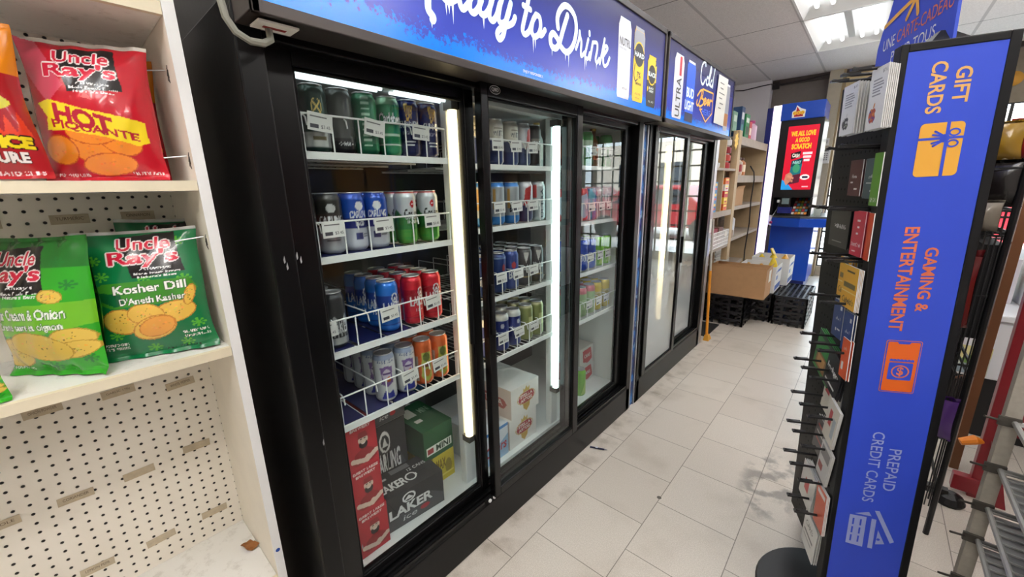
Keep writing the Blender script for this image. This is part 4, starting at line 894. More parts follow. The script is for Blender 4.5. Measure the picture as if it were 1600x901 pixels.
lf = MB(); LEAF = mat('dry_leaf', (150, 96, 48), .8, var=.2, bump_scale=60)
rr = random.Random(2); gp = {}
for i in range(7):
    for j in range(4): gp[i, j] = (-.305+.007*i+rr.uniform(-.002, .002), .178+.009*j+rr.uniform(-.002, .002)+.002*i, .3285+abs(j-1.5)*.005+rr.uniform(0, .006))
for i in range(6):
    for j in range(3): lf.add([gp[i, j], gp[i+1, j], gp[i+1, j+1], gp[i, j+1]], [(0, 1, 2, 3)], LEAF)
lo = lf.build('dry_leaf', base=(-.29, .19, .327)); s = lo.modifiers.new('s', 'SOLIDIFY'); s.thickness = .001
tag(lo, 'crumpled brown dry leaf in right corner of the bottom shelf', 'leaf')

# chip bags
FOIL = attr_mat('foil_bag', .26, 0, coat=.35); SILV = (190, 190, 186)
def bag(label, art, cx, cy, z0, w, h, d, lean=.12, yaw=0., roll=0., seed=1, group='bags of chips on the shelves', nu=150, nv=190):
    rr = np.random.RandomState(seed); ph = rr.uniform(0, 6.28, 8)
    def shape(u, v, s):
        e = min(1, max(0, (v-.03)/.94)); b = (math.sin(math.pi*e)**.62 if 0 < e < 1 else 0)*(1-(2*abs(u-.5))**2.6)**.75 if 0 < u < 1 else 0
        b *= .8+.25*(1-v)
        hw = w/2*(1-.075*math.sin(math.pi*e)**.8+.015*math.sin(9*v+ph[0]))
        wr = .0020*math.sin(26*u+ph[1]+5*v)*(math.exp(-((v-.02)/.10)**2)+math.exp(-((v-.98)/.10)**2))*1.6+.0016*math.sin(13*v+8*u+ph[2])*b+.0012*math.sin(31*u-17*v+ph[3])*b
        x = s*(d/2*b)+wr; y = (u-.5)*2*hw; z = v*h-.012*h*math.sin(math.pi*u)*(1 if v > .9 else 0)*((v-.9)*10 if v > .9 else 0)
        if v < .05: z += .0; x += .010*(1-v/.05)
        y, z = y*math.cos(roll)-z*math.sin(roll), y*math.sin(roll)+z*math.cos(roll); x, z = x*math.cos(lean)-z*math.sin(lean), z*math.cos(lean)+x*math.sin(lean)
        return Vector((cx+x*math.cos(yaw)+y*math.sin(yaw), cy-x*math.sin(yaw)+y*math.cos(yaw), z0+z))
    def back(us, vs, k):
        vs2 = vs[::6]; us2 = us[::6]; P = [shape(u, v, -1)-Vector((.0012, 0, 0)) for v in vs2 for u in us2]; n = len(us2)
        return P, [(k+j*n+i, k+(j+1)*n+i, k+(j+1)*n+i+1, k+j*n+i+1) for j in range(len(vs2)-1) for i in range(n-1)], np.tile(art.a[art.h//2, 2], (len(P), 1))
    o = art_surface('chip_bag', art, lambda u, v: shape(u, v, 1), nu, nv, FOIL, None, (cx, cy, z0), back)
    return tag(o, label, 'chip bag', group)
def uncle(bg, sil=True, ht=True):
    a = Art(200, 270, bg)
    a.rect(0, 0, 200, 6, SILV)
    return a
def logo(a, x, y, s=1.):
    a.poly([(x+8*s, y), (x+98*s, y-6*s), (x+112*s, y+80*s), (x+24*s, y+88*s)], (26, 22, 24)); a.text('Uncle', x+4*s, y+4*s, x+92*s, y+30*s, (208, 30, 60), .02, outline=(250, 236, 236), ow=2)
    a.text("Ray's", x-12*s, y+30*s, x+104*s, y+66*s, (208, 30, 60), .03, outline=(250, 236, 236), ow=2)
    a.text('Always', x+38*s, y+66*s, x+90*s, y+75*s, (236, 236, 236), 0, slant=.2); a.text('Made Fresh From', x+28*s, y+77*s, x+104*s, y+82*s, (236, 236, 236)); a.text("Nature's Best", x+34*s, y+84*s, x+98*s, y+89*s, (236, 236, 236))
def crisps(a, pts, c, e, seed=0, specks=None):
    rr = random.Random(seed)
    for x, y, rx, ry, ro in pts:
        a.ell(x, y, rx+1, ry+1, e, ro); a.ell(x, y, rx-1, ry-1, c, ro)
        for k in range(14):
            q = rr.uniform(0, 6.28); w = rr.uniform(.1, .8); a.ell(x+rx*w*math.cos(q)*.9, y+ry*w*math.sin(q)*.9, 2.2, 1.6, tuple(min(255, v+rr.randint(-22, 16)) for v in c))
        if specks:
            for k in range(10):
                q = rr.uniform(0, 6.28); w = rr.uniform(.1, .85); a.ell(x+rx*w*math.cos(q)*.9, y+ry*w*math.sin(q)*.9, 1.1, 1.0, specks)
def floret(a, x, y, c):
    for k in range(7): a.line(x, y, x+10*math.cos(k*.9), y+8*math.sin(k*.9), 2.5, c); a.ell(x+10*math.cos(k*.9), y+8*math.sin(k*.9), 2.6, 2.2, c)
# kosher dill (dark green)
a = uncle((10, 112, 62)); lg = (84, 172, 50)
for p in ((40, 92), (30, 60), (150, 70), (172, 110), (110, 100), (168, 30), (150, 250), (94, 252), (40, 215), (180, 210)): floret(a, *p, lg)
logo(a, 66, 14, .98)
a.poly([(18, 118), (40, 106), (180, 108), (190, 132), (176, 154), (50, 158), (28, 148)], (62, 138, 40)); a.poly([(20, 120), (66, 130), (70, 150), (54, 154), (26, 138)], (16, 90, 50))
crisps(a, ((58, 186, 34, 26, .1), (146, 178, 36, 22, -.2), (100, 176, 30, 22, .2), (108, 206, 38, 24, -.3), (176, 146, 8, 22, .3)), (236, 190, 84), (196, 128, 50), 1, (96, 84, 30)); crisps(a, ((112, 204, 32, 20, -.3),), (236, 164, 72), (206, 128, 50), 2)
a.text('Kosher Dill', 56, 112, 174, 130, (250, 250, 244), .02, outline=(28, 80, 30), ow=1); a.text("D'Aneth Kasher", 62, 138, 170, 152, (250, 250, 244), .015, outline=(28, 80, 30), ow=1)
a.text('POTATO CHIPS', 16, 232, 56, 238, (240, 240, 236)); a.text('CROUSTILLES', 14, 241, 54, 247, (240, 240, 236)); a.text('SIMULATED FLAVOUR', 150, 224, 192, 230, (240, 240, 236)); a.text('SAVEUR SIMULEE', 150, 233, 192, 239, (240, 240, 236)); a.text('NET WT 130 g', 112, 256, 170, 263, (20, 50, 30))
DILL = a
bag('dark green chip bag with white lettering on the middle shelf', DILL, -.195, .108, .995, .212, .274, .095, .10, .40, .02, 1)
bag('dark green chip bag tucked behind the other dark green one', DILL, -.31, .155, .995, .165, .29, .05, .10, .30, -.03, 5, nu=80, nv=100)
# sour cream and onion (light green)
a = uncle((44, 160, 30))
a.rect(0, 0, 200, 60, (30, 112, 34))
for p in ((160, 50), (176, 92), (150, 118), (40, 110), (12, 70), (30, 240), (110, 250), (180, 236)): floret(a, *p, (26, 116, 40))
logo(a, 30, 24, 1.0)
a.poly([(0, 142), (60, 130), (200, 122), (200, 168), (120, 184), (0, 186)], (110, 184, 36))
crisps(a, ((40, 222, 46, 30, -.2), (166, 196, 32, 22, -.2), (166, 216, 34, 16, -.2), (150, 112, 18, 12, .2), (108, 208, 56, 28, .2)), (226, 190, 84), (180, 140, 50), 3, (110, 90, 40))
a.text('Sour Cream & Onion', 22, 134, 170, 154, (246, 250, 238), .02, outline=(50, 110, 30), ow=1); a.text('Creme sure et oignon', 30, 160, 164, 178, (246, 250, 238), .015, outline=(50, 110, 30), ow=1); a.text('POTATO CHIPS', 10, 252, 60, 258, (240, 240, 236))
bag('light green chip bag at left of the middle shelf', a, -.225, -.042, .995, .205, .272, .100, .10, .90, .02, 2)
bag('bag end of light green foil lying at left of middle shelf', a, -.150, -.17, .994, .13, .10, .03, .15, .1, .0, 9, nu=60, nv=60)
# hot (red)
a = uncle((188, 22, 40)); a.rect(0, 0, 200, 8, (196, 190, 180))
a.poly([(0, 0), (30, 8), (70, 96), (40, 130), (0, 60)], (206, 74, 96)); logo(a, 52, 22, .98); a.poly([(96, 118), (104, 106), (112, 122)], (236, 90, 90))
crisps(a, ((90, 212, 34, 26, .2), (140, 196, 34, 26, .4), (40, 214, 28, 26, 0), (112, 240, 44, 20, -.1), (98, 182, 40, 22, 0)), (238, 138, 40), (196, 84, 24), 4)
a.poly([(20, 128), (40, 122), (90, 138), (150, 150), (184, 156), (186, 196), (168, 204), (120, 190), (60, 180), (28, 178), (34, 154)], (244, 214, 40))
a.text('HOT', 46, 128, 136, 162, (176, 30, 52), .05, outline=(244, 214, 40), ow=1, rise=-26); a.text('PIQUANTE', 40, 158, 172, 176, (176, 30, 52), .03, rise=-22)
a.text('POTATO CHIPS', 22, 256, 70, 262, (240, 220, 220)); a.text('SIMULATED FLAVOUR', 140, 254, 192, 260, (240, 220, 220))
HOT = a
bag('red chip bag with yellow HOT lettering on the upper shelf', HOT, -.20, .098, 1.366, .186, .254, .11, .08, .38, .0, 3)
a = uncle((170, 26, 34)); a.rect(0, 0, 200, 90, (216, 128, 20)); a.poly([(0, 90), (60, 110), (200, 84), (200, 60), (0, 60)], (216, 128, 20)); a.ell(60, 60, 60, 40, (236, 170, 40))
logo(a, 60, 8, .9)
for k in range(12): a.poly([(16*k, 196), (16*k+8, 168-8*(k % 3)), (16*k+18, 198)], (226, 60, 30))
a.ell(130, 140, 50, 18, (214, 206, 60)); a.text('CREAM', 100, 160, 150, 176, (246, 240, 220), .02); a.text('EPICE', 122, 196, 190, 218, (240, 216, 30), .06, outline=(60, 10, 14), ow=2); a.text('SURE', 130, 224, 178, 242, (250, 244, 240), .05, outline=(60, 10, 14), ow=1); a.text('FLAVOURED POTATO CHIPS', 60, 256, 190, 263, (240, 220, 220))
SPICE = a
bag('orange and red chip bag left of the HOT bag on upper shelf', SPICE, -.165, -.073, 1.366, .190, .250, .085, .08, .05, .02, 4)
bag('red and orange chip bag behind the HOT bag, at right', SPICE, -.30, .140, 1.366, .135, .262, .05, .08, .12, -.03, 6, nu=80, nv=100)

# ------------------------------------------------------------------ lottery stand
KB = mat('kiosk_blue', (22, 80, 200), .3, coat=.2); KN = mat('kiosk_navy', (26, 36, 120), .35); KD = mat('kiosk_black', (20, 20, 24), .3); KG = mat('counter_grey', (74, 76, 82), .3)
STRIP = mat('light_strip', (255, 244, 252), emit=1.25, emit_rgb=(255, 240, 250))
K = thing('lottery_stand', 'tall blue lottery stand with lit red poster screen by back wall', 'lottery stand', (.22, 6.4, 0))
m = MB().box(.0, .45, 6.15, 6.75, .10, .86, KB); m.box(.02, .43, 6.19, 6.75, 0, .10, KN); m.build('base_cabinet', K, bevel=.006)
cp = [(-.03, 6.12), (.03, 5.96), (.33, 5.86), (.60, 5.97), (.61, 6.74), (-.03, 6.74)]
MB().prism(cp, lambda u, v, d: (u, v, d), .80, .905, KB).build('counter', K, bevel=.006)
MB().prism(cp, lambda u, v, d: (u, v, d), .905, .925, KG).build('counter_top', K, bevel=.004)
h = MB().box(-.03, .40, 6.10, 6.6, 1.14, 2.05, KD); h.box(-.03, .0, 6.12, 6.6, .925, 1.14, KD); h.box(.37, .40, 6.12, 6.6, .925, 1.14, KD); h.box(.0, .37, 6.5, 6.6, .925, 1.14, KD); h.build('screen_housing', K, bevel=.006)
MB().box(-.037, .39, 6.075, 6.6, 2.045, 2.235, KB).build('header_box', K, bevel=.006)
MB().box(-.20, -.135, 6.16, 6.62, .0, 2.22, KN).build('side_post', K, bevel=.005)
MB().box(-.133, -.045, 6.15, 6.20, .05, 2.235, STRIP).build('light_strip', K, bevel=.003)
a = Art(120, 170, (214, 24, 52)); yl = (250, 190, 44)
a.text('WE ALL LOVE', 14, 14, 108, 27, yl, .05); a.text('A GOOD', 34, 31, 88, 43, yl, .05); a.text('SCRATCH', 22, 47, 98, 61, yl, .05)
a.poly([(0, 142), (0, 170), (50, 170), (20, 148)], (40, 150, 220)); a.poly([(24, 72), (62, 66), (60, 82), (26, 88)], (40, 24, 30)); a.text('CASH', 30, 72, 58, 82, (240, 232, 220), .03, rise=-2)
a.poly([(30, 92), (74, 84), (70, 150), (26, 156)], (30, 110, 120)); a.poly([(30, 92), (74, 84), (73, 100), (29, 108)], (18, 60, 74)); a.ell(52, 112, 14, 12, (60, 150, 110)); a.poly([(27, 132), (71, 126), (70, 150), (26, 156)], (90, 30, 50)); a.text('NEXT', 36, 92, 68, 100, (170, 230, 220), .02)
a.poly([(10, 146), (14, 128), (30, 122), (42, 130), (36, 146), (20, 158)], (196, 130, 104)); a.line(24, 132, 44, 138, 6, (206, 140, 114)); a.line(22, 140, 42, 146, 6, (190, 120, 96))
for k, w in enumerate((36, 30, 22)): a.rect(84-w/2+4, 70+9*k, 84+w/2+4, 76+9*k, (244, 226, 230))
a.ell(90, 136, 18, 7, (250, 244, 244)); a.rect(80, 133, 102, 139, (40, 36, 60)); a.rect(84, 160, 108, 163, (240, 170, 180))
art_surface('screen', a, lambda u, v: (.058+.304*u, 6.0985, 1.236+.738*v), 120, 170, attr_mat('lit_screen', .25, emit=.62), K)
L = MB(); f = lambda u, v: (.085+u, 6.073, 2.075+v); g = lambda u, v: (.085+u, 6.0722, 2.075+v); e = lambda u, v: (.085+u, 6.0714, 2.075+v)
W_ = mat('logo_white', (250, 246, 240), .4, emit=.15); R_ = mat('logo_red', (200, 30, 46), .4); Y_ = mat('logo_yellow', (250, 210, 50), .4, emit=.1)
L.poly([f(-.008, -.008), f(.118, -.008), f(.122, .07), f(.075, .09), f(.03, .128), f(.018, .078), f(-.01, .06)], W_)
L.poly([g(.012, 0), g(.10, 0), g(.10, .03), g(.012, .03)], R_); L.poly([g(.028, .055), g(.072, .055), g(.032, .115)], R_)
for k in (.018, .055, .092): L.disc((k, .042), .021, e, Y_)
L.text('OLG', lambda u, v: (.085+u, 6.0706, 2.075+v), .004, .030, .106, .054, mat('logo_orange', (236, 130, 40), .4), .02)
L.build('logo', K)
m = MB().box(.085, .19, 6.02, 6.06, 1.02, 1.145, KD); m.box(.10, .175, 6.018, 6.022, 1.065, 1.135, mat('lcd', (120, 138, 140), .2, emit=.1)); m.box(.07, .21, 5.99, 6.07, .955, 1.03, KN); m.box(.10, .16, 6.02, 6.1, .925, .96, KD); m.build('ticket_checker', K, bevel=.004)
a = Art(60, 60, (60, 56, 60)); cs = [(214, 60, 70), (240, 200, 80), (90, 160, 200), (230, 226, 220), (120, 180, 90), (226, 140, 60)]
for j in range(6):
    for i in range(5): a.rect(2+12*i, 2+10*j, 12+12*i, 10+10*j, cs[(i*2+j*3) % 6])
art_surface('ticket_tray', a, lambda u, v: (.20+.16*u-.03*v*0, 6.08+.32*v, .94+.19*v), 50, 50, attr_mat('ticket_print', .4), K)
m = MB(); ac = glass('acrylic'); m.box(.42, .51, 6.05, 6.055, .926, 1.05, ac); m.box(.42, .51, 6.11, 6.115, .926, 1.03, ac); m.box(.42, .51, 6.05, 6.115, .926, .93, ac); m.box(.43, .50, 6.075, 6.085, .93, 1.02, PAP); m.build('leaflet_holder', K)
m = MB().tube([(.07, 6.09, 1.09), (.055, 6.05, 1.0), (.035, 5.96, .93), (.025, 5.945, .86)], .003, mat('cord', (150, 150, 156), .5), 6); m.box(.045, .075, 6.06, 6.09, 1.08, 1.115, WHITE); m.lathe([(0, -.02), (.016, -.012), (.018, 0), (.012, .014), (0, .016)], (.025, 5.94, .845), mat('pink_knob', (190, 50, 120), .4), 12); m.build('reader_cord', K)
# wall phone and switch on the beige post
m = MB().box(.312, .425, 7.055, 7.08, 1.56, 1.755, WHITE)
for i in range(3):
    for j in range(4): m.box(.335+.026*i, .352+.026*i, 7.05, 7.056, 1.60+.026*j, 1.617+.026*j, mat('key_grey', (150, 150, 150), .5))
m.box(.33, .41, 7.05, 7.056, 1.715, 1.74, mat('lcd_grey', (120, 126, 120), .3))
tag(m.build('alarm_keypad', base=(.37, 7.07, 1.56), bevel=.003), 'white alarm keypad on the beige post beside lottery stand', 'keypad')
m = MB().box(.325, .395, 7.066, 7.08, 1.79, 1.885, WHITE); m.box(.345, .355, 7.058, 7.066, 1.82, 1.86, mat('key_grey')); m.box(.367, .377, 7.058, 7.066, 1.82, 1.86, mat('key_grey'))
tag(m.build('light_switch', base=(.36, 7.07, 1.79), bevel=.002), 'cream double light switch above the white alarm keypad', 'switch')
m = MB().tube([(-.95, 7.0, 2.66), (-.70, 7.02, 2.63), (-.45, 7.03, 2.655), (-.36, 7.03, 2.66), (-.31, 7.12, 2.655), (.0, 7.12, 2.66), (.28, 7.05, 2.675)], .007, mat('black_cable', (40, 36, 36), .6), 6); m.box(-.35, -.27, 7.09, 7.138, 2.60, 2.69, mat('black_cable'))
tag(m.build('ceiling_cable', base=(-.3, 7.1, 2.6)), 'dark cable and small box strung along the back wall top', 'cable')

# ------------------------------------------------------------------ wooden shelves beyond the coolers
PINE = mat('pale_wood', (196, 172, 136), .6, var=.10, bump_scale=10); PINE2 = mat('greyed_board', (176, 164, 150), .6, var=.1, bump_scale=12)
Wd = thing('wooden_shelf', 'pale wooden shelving against the left wall, beyond the coolers', 'shelf unit', (-.3, 4.5, 0))
xF, xB = -.06, -.55
MB().box(xB-.015, xB, 3.56, 5.66, 0, 1.95, mat('pinkish_board', (178, 164, 160), .7)).build('back_board', Wd)
MB().box(xF-.05, xF+.005, 4.315, 4.41, .60, 1.80, PINE).build('front_post', Wd, bevel=.003)
MB().box(xB, xF-.12, 4.345, 4.375, .0, 1.76, PINE).build('divider_panel', Wd)
for y in (3.56, 5.62): MB().box(xB, xF, y, y+.02, 0, 1.76, PINE).build('end_panel', Wd)
MB().box(xB, xF, 3.93, 3.948, 1.09, 1.75, PINE).build('cubby_divider', Wd)
for z, f_ in ((1.46, .02), (1.09, .05), (.765, .03), (.42, .04)):
    q = xF if z > .5 else -.18
    m = MB().box(xB, q-.01, 3.58, 4.345, z-.018, z, PINE); m.box(q-.01, q, 3.58, 4.315, z-f_, z, PINE2); m.build('shelf_board', Wd)
for z, f_ in ((1.755, .075), (1.405, .07), (1.11, .035), (.80, .03), (.42, .04)):
    q = xF if z > .5 else -.18
    m = MB().box(xB, q-.012, 4.375, 5.62, z-.018, z, PINE2); m.box(q-.012, q, 4.41, 5.62, z-f_, z, PINE2); m.build('shelf_board', Wd)
PR = attr_mat('pack_print', .45)
def pack(name, label, cat, x0, x1, y0, y1, z0, z1, bg, marks, group=None, T=None):
    a = Art(40, 60, bg)
    for q in marks: a.rect(*q)
    return tag(art_box(name, a, x0, x1, y0, y1, z0, z1, bg, PR, 24, 32, T), label, cat, group)
def jar(label, x, y, z, r, h, body, cap, name='jar', cat='jar', group=None, label_rgb=None):
    t = thing(name, label, cat, (x, y, z), group)
    MB().lathe([(0, 0), (r*.94, 0), (r, .01), (r, h*.72), (r*.62, h*.84), (r*.62, h*.88)], (x, y, z), mat('jar_%d_%d_%d' % body, body, .35), 18).build('body', t, smooth=True)
    MB().lathe([(r*.66, h*.86), (r*.70, h*.88), (r*.68, h), (0, h)], (x, y, z), mat('jar_%d_%d_%d' % cap, cap, .4), 18).build('cap', t, smooth=True)
    if label_rgb: MB().lathe([(r*1.01, h*.2), (r*1.01, h*.6)], (x, y, z), mat('jar_%d_%d_%d' % label_rgb, label_rgb, .5), 18).build('paper_label', t, smooth=True)
    return t
for k in range(4):
    jar(('red and white jar, lowest of the pile on the top cubby', 'red and white jar, second in the pile on top cubby', 'red and white jar, third in the pile on top cubby', 'white lidded jar, topmost of the pile on top cubby')[k], -.12, 4.16, 1.461+.066*k, .045, .064, ((176, 60, 62), (190, 80, 70), (150, 50, 60), (226, 222, 218))[k], (226, 222, 216), group='jars on the cubby shelf')
jar('small white tub at left of the top cubby shelf', -.11, 3.78, 1.461, .05, .05, (220, 218, 214), (230, 230, 228), 'tub', 'tub')
for k in range(5): pack('candy_box', ('orange candy box, lowest', 'yellow candy box, second', 'red candy box, third', 'white striped candy box, fourth', 'orange candy box, topmost')[k]+' of the pile in the lower cubby', 'box', -.20, -.075, 4.08, 4.20, 1.0905+.058*k, 1.148+.058*k-.0005, ((226, 110, 40), (240, 200, 60), (206, 50, 50), (230, 220, 210), (232, 120, 50))[k], [(4, 10, 36, 26, (250, 226, 120)), (8, 34, 32, 46, (200, 40, 40))], 'candy boxes in the cubby')
for k in range(3): pack('blue_carton', ('blue carton, lowest of three in the left lower cubby', 'blue carton, middle of three in left lower cubby', 'blue carton, topmost of three in left lower cubby')[k], 'box', -.22, -.07, 3.70, 3.83, 1.0905+.085*k, 1.175+.085*k-.0005, (34, 130, 186), [(6, 8, 34, 24, (240, 210, 90)), (6, 36, 34, 48, (220, 60, 60))], 'blue cartons in the cubby')
def star(label, y, z, s):
    m = MB(); p = [(y+s*(1 if k % 2 else .62)*math.cos(k*math.pi/9), z+s*1.2*(1 if k % 2 else .62)*math.sin(k*math.pi/9)) for k in range(18)]
    m.prism(p, lambda u, v, d: (xF+.004+d, u, v), 0, .002, mat('star_card', (246, 204, 96), .6)); m.rod((xF+.004, y-s*.3, z), (xF+.0065, y-s*.3, z), .004, WHITE)
    tag(m.build('price_star', base=(xF+.005, y, z)), label, 'price card', 'yellow star price cards')
star('yellow star price card hanging from upper shelf by the wooden post', 4.22, 1.70, .07); star('yellow star price card hanging low beside the far cooler end', 3.62, 1.10, .075)
pack('cereal_box', 'dark teal box on top of wooden shelves, leftmost', 'box', -.30, -.10, 4.50, 4.62, 1.756, 2.03, (34, 70, 110), [(6, 10, 34, 24, (220, 226, 230)), (8, 34, 30, 52, (60, 140, 150))], 'boxes on top of the wooden shelves')
pack('cereal_box', 'bright green box on top of wooden shelves beside teal one', 'box', -.30, -.09, 4.64, 4.80, 1.756, 1.98, (24, 130, 74), [(6, 8, 34, 20, (226, 236, 226)), (8, 30, 32, 50, (16, 70, 50))], 'boxes on top of the wooden shelves')
pack('cereal_box', 'pale green box at the left end above the post', 'box', -.30, -.12, 4.30, 4.44, 1.801, 1.97, (120, 160, 140), [(6, 10, 34, 30, (200, 216, 206))], 'boxes on top of the wooden shelves')
pack('snack_box', 'red and cream box on top of wooden shelves', 'box', -.25, -.10, 4.86, 4.96, 1.756, 1.93, (196, 50, 60), [(4, 20, 36, 44, (240, 226, 206))])
jar('pale pink detergent bottle at right on top of the shelves', -.14, 5.05, 1.756, .07, .20, (226, 190, 214), (170, 60, 120), 'bottle', 'bottle')
for k in range(3): jar(('brown snack jar, nearest the post on middle wooden shelf', 'striped snack jar in middle of the wooden shelf', 'orange snack jar, farthest on middle wooden shelf')[k], -.13, 4.50+.13*k, 1.406, .055, .17, ((140, 96, 70), (206, 190, 170), (190, 120, 70))[k], (90, 60, 50), label_rgb=((220, 200, 170), (150, 50, 50), (240, 220, 190))[k], group='snack jars on the wooden shelf')
def open_box(name, label, x0, x1, y0, y1, z0, z1, m_, flaps=0., inner=None, group=None, prints=None):
    t = thing(name, label, 'box', ((x0+x1)/2, (y0+y1)/2, z0), group); w = .005; b = MB(); inner = inner or m_
    b.box(x0, x1, y0, y0+w, z0, z1, m_); b.box(x0, x1, y1-w, y1, z0, z1, m_); b.box(x0, x0+w, y0+w, y1-w, z0, z1, m_); b.box(x1-w, x1, y0+w, y1-w, z0, z1, m_); b.box(x0+w, x1-w, y0+w, y1-w, z0, z0+w, inner)
    b.build('carton', t)
    if flaps:
        MB().hexa([(x0, y0+.001, z1-.004), (x1, y0+.001, z1-.004), (x1, y0+.005, z1-.001), (x0, y0+.005, z1-.001)], [(x0+.01, y0-flaps*.15, z1+flaps*.6), (x1-.01, y0-flaps*.10, z1+flaps*.5), (x1-.01, y0-flaps*.10+.004, z1+flaps*.5), (x0+.01, y0-flaps*.15+.004, z1+flaps*.6)], m_).build('flap', t)
        MB().hexa([(x1-.004, y0, z1-.002), (x1, y0, z1-.002), (x1, y1, z1-.002), (x1-.004, y1, z1-.002)], [(x1+flaps*.25, y0+.01, z1+flaps*.55), (x1+flaps*.25+.004, y0+.01, z1+flaps*.55), (x1+flaps*.2+.004, y1-.01, z1+flaps*.7), (x1+flaps*.2, y1-.01, z1+flaps*.7)], m_).build('flap', t)
    if prints: prints(t)
    return t
KRAFT = mat('kraft_card', (186, 144, 102), .75, var=.05, bump_scale=25); KRIN = mat('kraft_inner', (150, 112, 78), .8)
open_box('cardboard_box', 'small open brown box on the wooden shelf below the snack jars', -.30, -.075, 4.48, 4.80, 1.111, 1.27, KRAFT, .05)
jar('white plastic jug on the wooden shelf near its middle', -.16, 4.62, .801, .075, .24, (222, 224, 226), (200, 204, 210), 'jug', 'jug')
jar('small glass jar with brown label beside the white jug', -.10, 4.47, .801, .045, .10, (170, 150, 130), (120, 110, 100))
BK = thing('wire_basket', 'white plastic lattice basket on the lower wooden shelf', 'basket', (-.16, 4.0, .766)); m = MB()
for z in (.768, .80, .835, .87, .905): m.tube([(-.30, 3.66, z), (-.055, 3.66, z), (-.055, 4.28, z), (-.30, 4.28, z)], .005, WHITE, 6, closed=True)
for k in range(16):
    y = 3.66+.62*k/15; m.rod((-.055, y, .768), (-.055, min(4.28, y+.03), .905), .0045, WHITE, 5); m.rod((-.30, y, .768), (-.30, y, .905), .0045, WHITE, 5)
for k in range(7):
    for y in (3.66, 4.28): m.rod((-.30+.245*k/6, y, .768), (-.30+.245*k/6, y, .905), .0045, WHITE, 5)
m.box(-.30, -.055, 3.66, 4.28, .766, .770, WHITE); m.build('lattice', BK)
MB().box(-.050, -.048, 4.12, 4.22, .85, .90, PAP).build('price_tag', BK)
for k in range(3): pack('snack_pack', ('red snack pack lying in the basket, nearest', 'dark red snack pack lying mid basket', 'brown snack pack lying in the basket, farthest')[k], 'snack pack', -.27, -.09, 3.72+.18*k, 3.86+.18*k, .771, .93, ((196, 40, 56), (150, 40, 60), (140, 100, 90))[k], [(6, 14, 34, 30, (236, 220, 210))], 'snack packs in the basket')
NEWS = mat('newsprint', (196, 192, 186), .8, var=.2, bump_scale=120)
rn = random.Random(5)
for k in range(9):
    y = 3.68+.05*rn.random(); z = .421+.024*k; o = MB().box(-.45, -.185-.02*rn.random(), y, y+.50, z, z+.0225, NEWS).build('newspaper', base=(-.24, 3.95, z), bevel=.006)
    tag(o, 'folded newspaper, %s from the bottom of left pile on low wooden shelf' % ORD[k], 'newspaper', 'newspapers in the left pile')
for k in range(10):
    y = 4.46+.05*rn.random(); z = .421+.026*k; o = MB().box(-.45, -.185-.02*rn.random(), y, y+.52, z, z+.0245, NEWS).build('newspaper', base=(-.24, 4.7, z), bevel=.006)
    tag(o, 'folded newspaper, %s from the bottom of right pile on low wooden shelf' % (ORD+['tenth'])[k], 'newspaper', 'newspapers in the right pile')
tag(MB().tube([(-.07, 4.95, 1.50), (-.045, 5.02, 1.44), (-.045, 5.08, 1.36), (-.05, 5.06, 1.15), (-.045, 5.09, .9), (-.05, 5.05, .6), (-.04, 5.07, .2), (-.03, 5.1, .01)], .007, mat('black_cable'), 6).build('extension_cord', base=(-.05, 5.0, .01), smooth=True), 'black electric cord hanging down the front of wooden shelves', 'cord')
m = MB().box(-.06, -.002, 3.445, 3.51, 0, 1.66, ALU); m.box(-.002, .0, 3.452, 3.502, .95, 1.06, PAP); m.box(-.002, .0, 3.452, 3.50, .76, .90, mat('pale_sticker', (170, 180, 210), .5))
tag(m.build('metal_panel', base=(-.03, 3.48, 0)), 'narrow silver metal strip with stickers at far cooler end', 'panel')
B = thing('broom', 'orange handled broom standing beside the far cooler end', 'broom', (.02, 3.60, 0))
MB().tube([(.02, 3.60, .02), (.0, 3.59, .62)], .011, mat('orange_handle', (232, 150, 40), .4), 10).build('handle', B); MB().tube([(.0, 3.59, .62), (-.012, 3.575, 1.05)], .009, mat('pale_metal', (206, 200, 190), .4, metal=.4), 10).build('handle_sleeve', B)
MB().hexa([(.0, 3.57, .0), (.045, 3.57, 0), (.045, 3.66, 0), (.0, 3.66, 0)], [(.008, 3.58, .05), (.034, 3.58, .05), (.034, 3.63, .05), (.008, 3.63, .05)], mat('bristle', (210, 150, 50), .9)).build('bristles', B)
tag(MB().box(-.30, .0, 3.68, 4.08, 0, .006, mat('rubber')).build('floor_mat', base=(-.15, 3.9, 0)), 'small black rubber mat on the floor beyond the far cooler', 'mat')

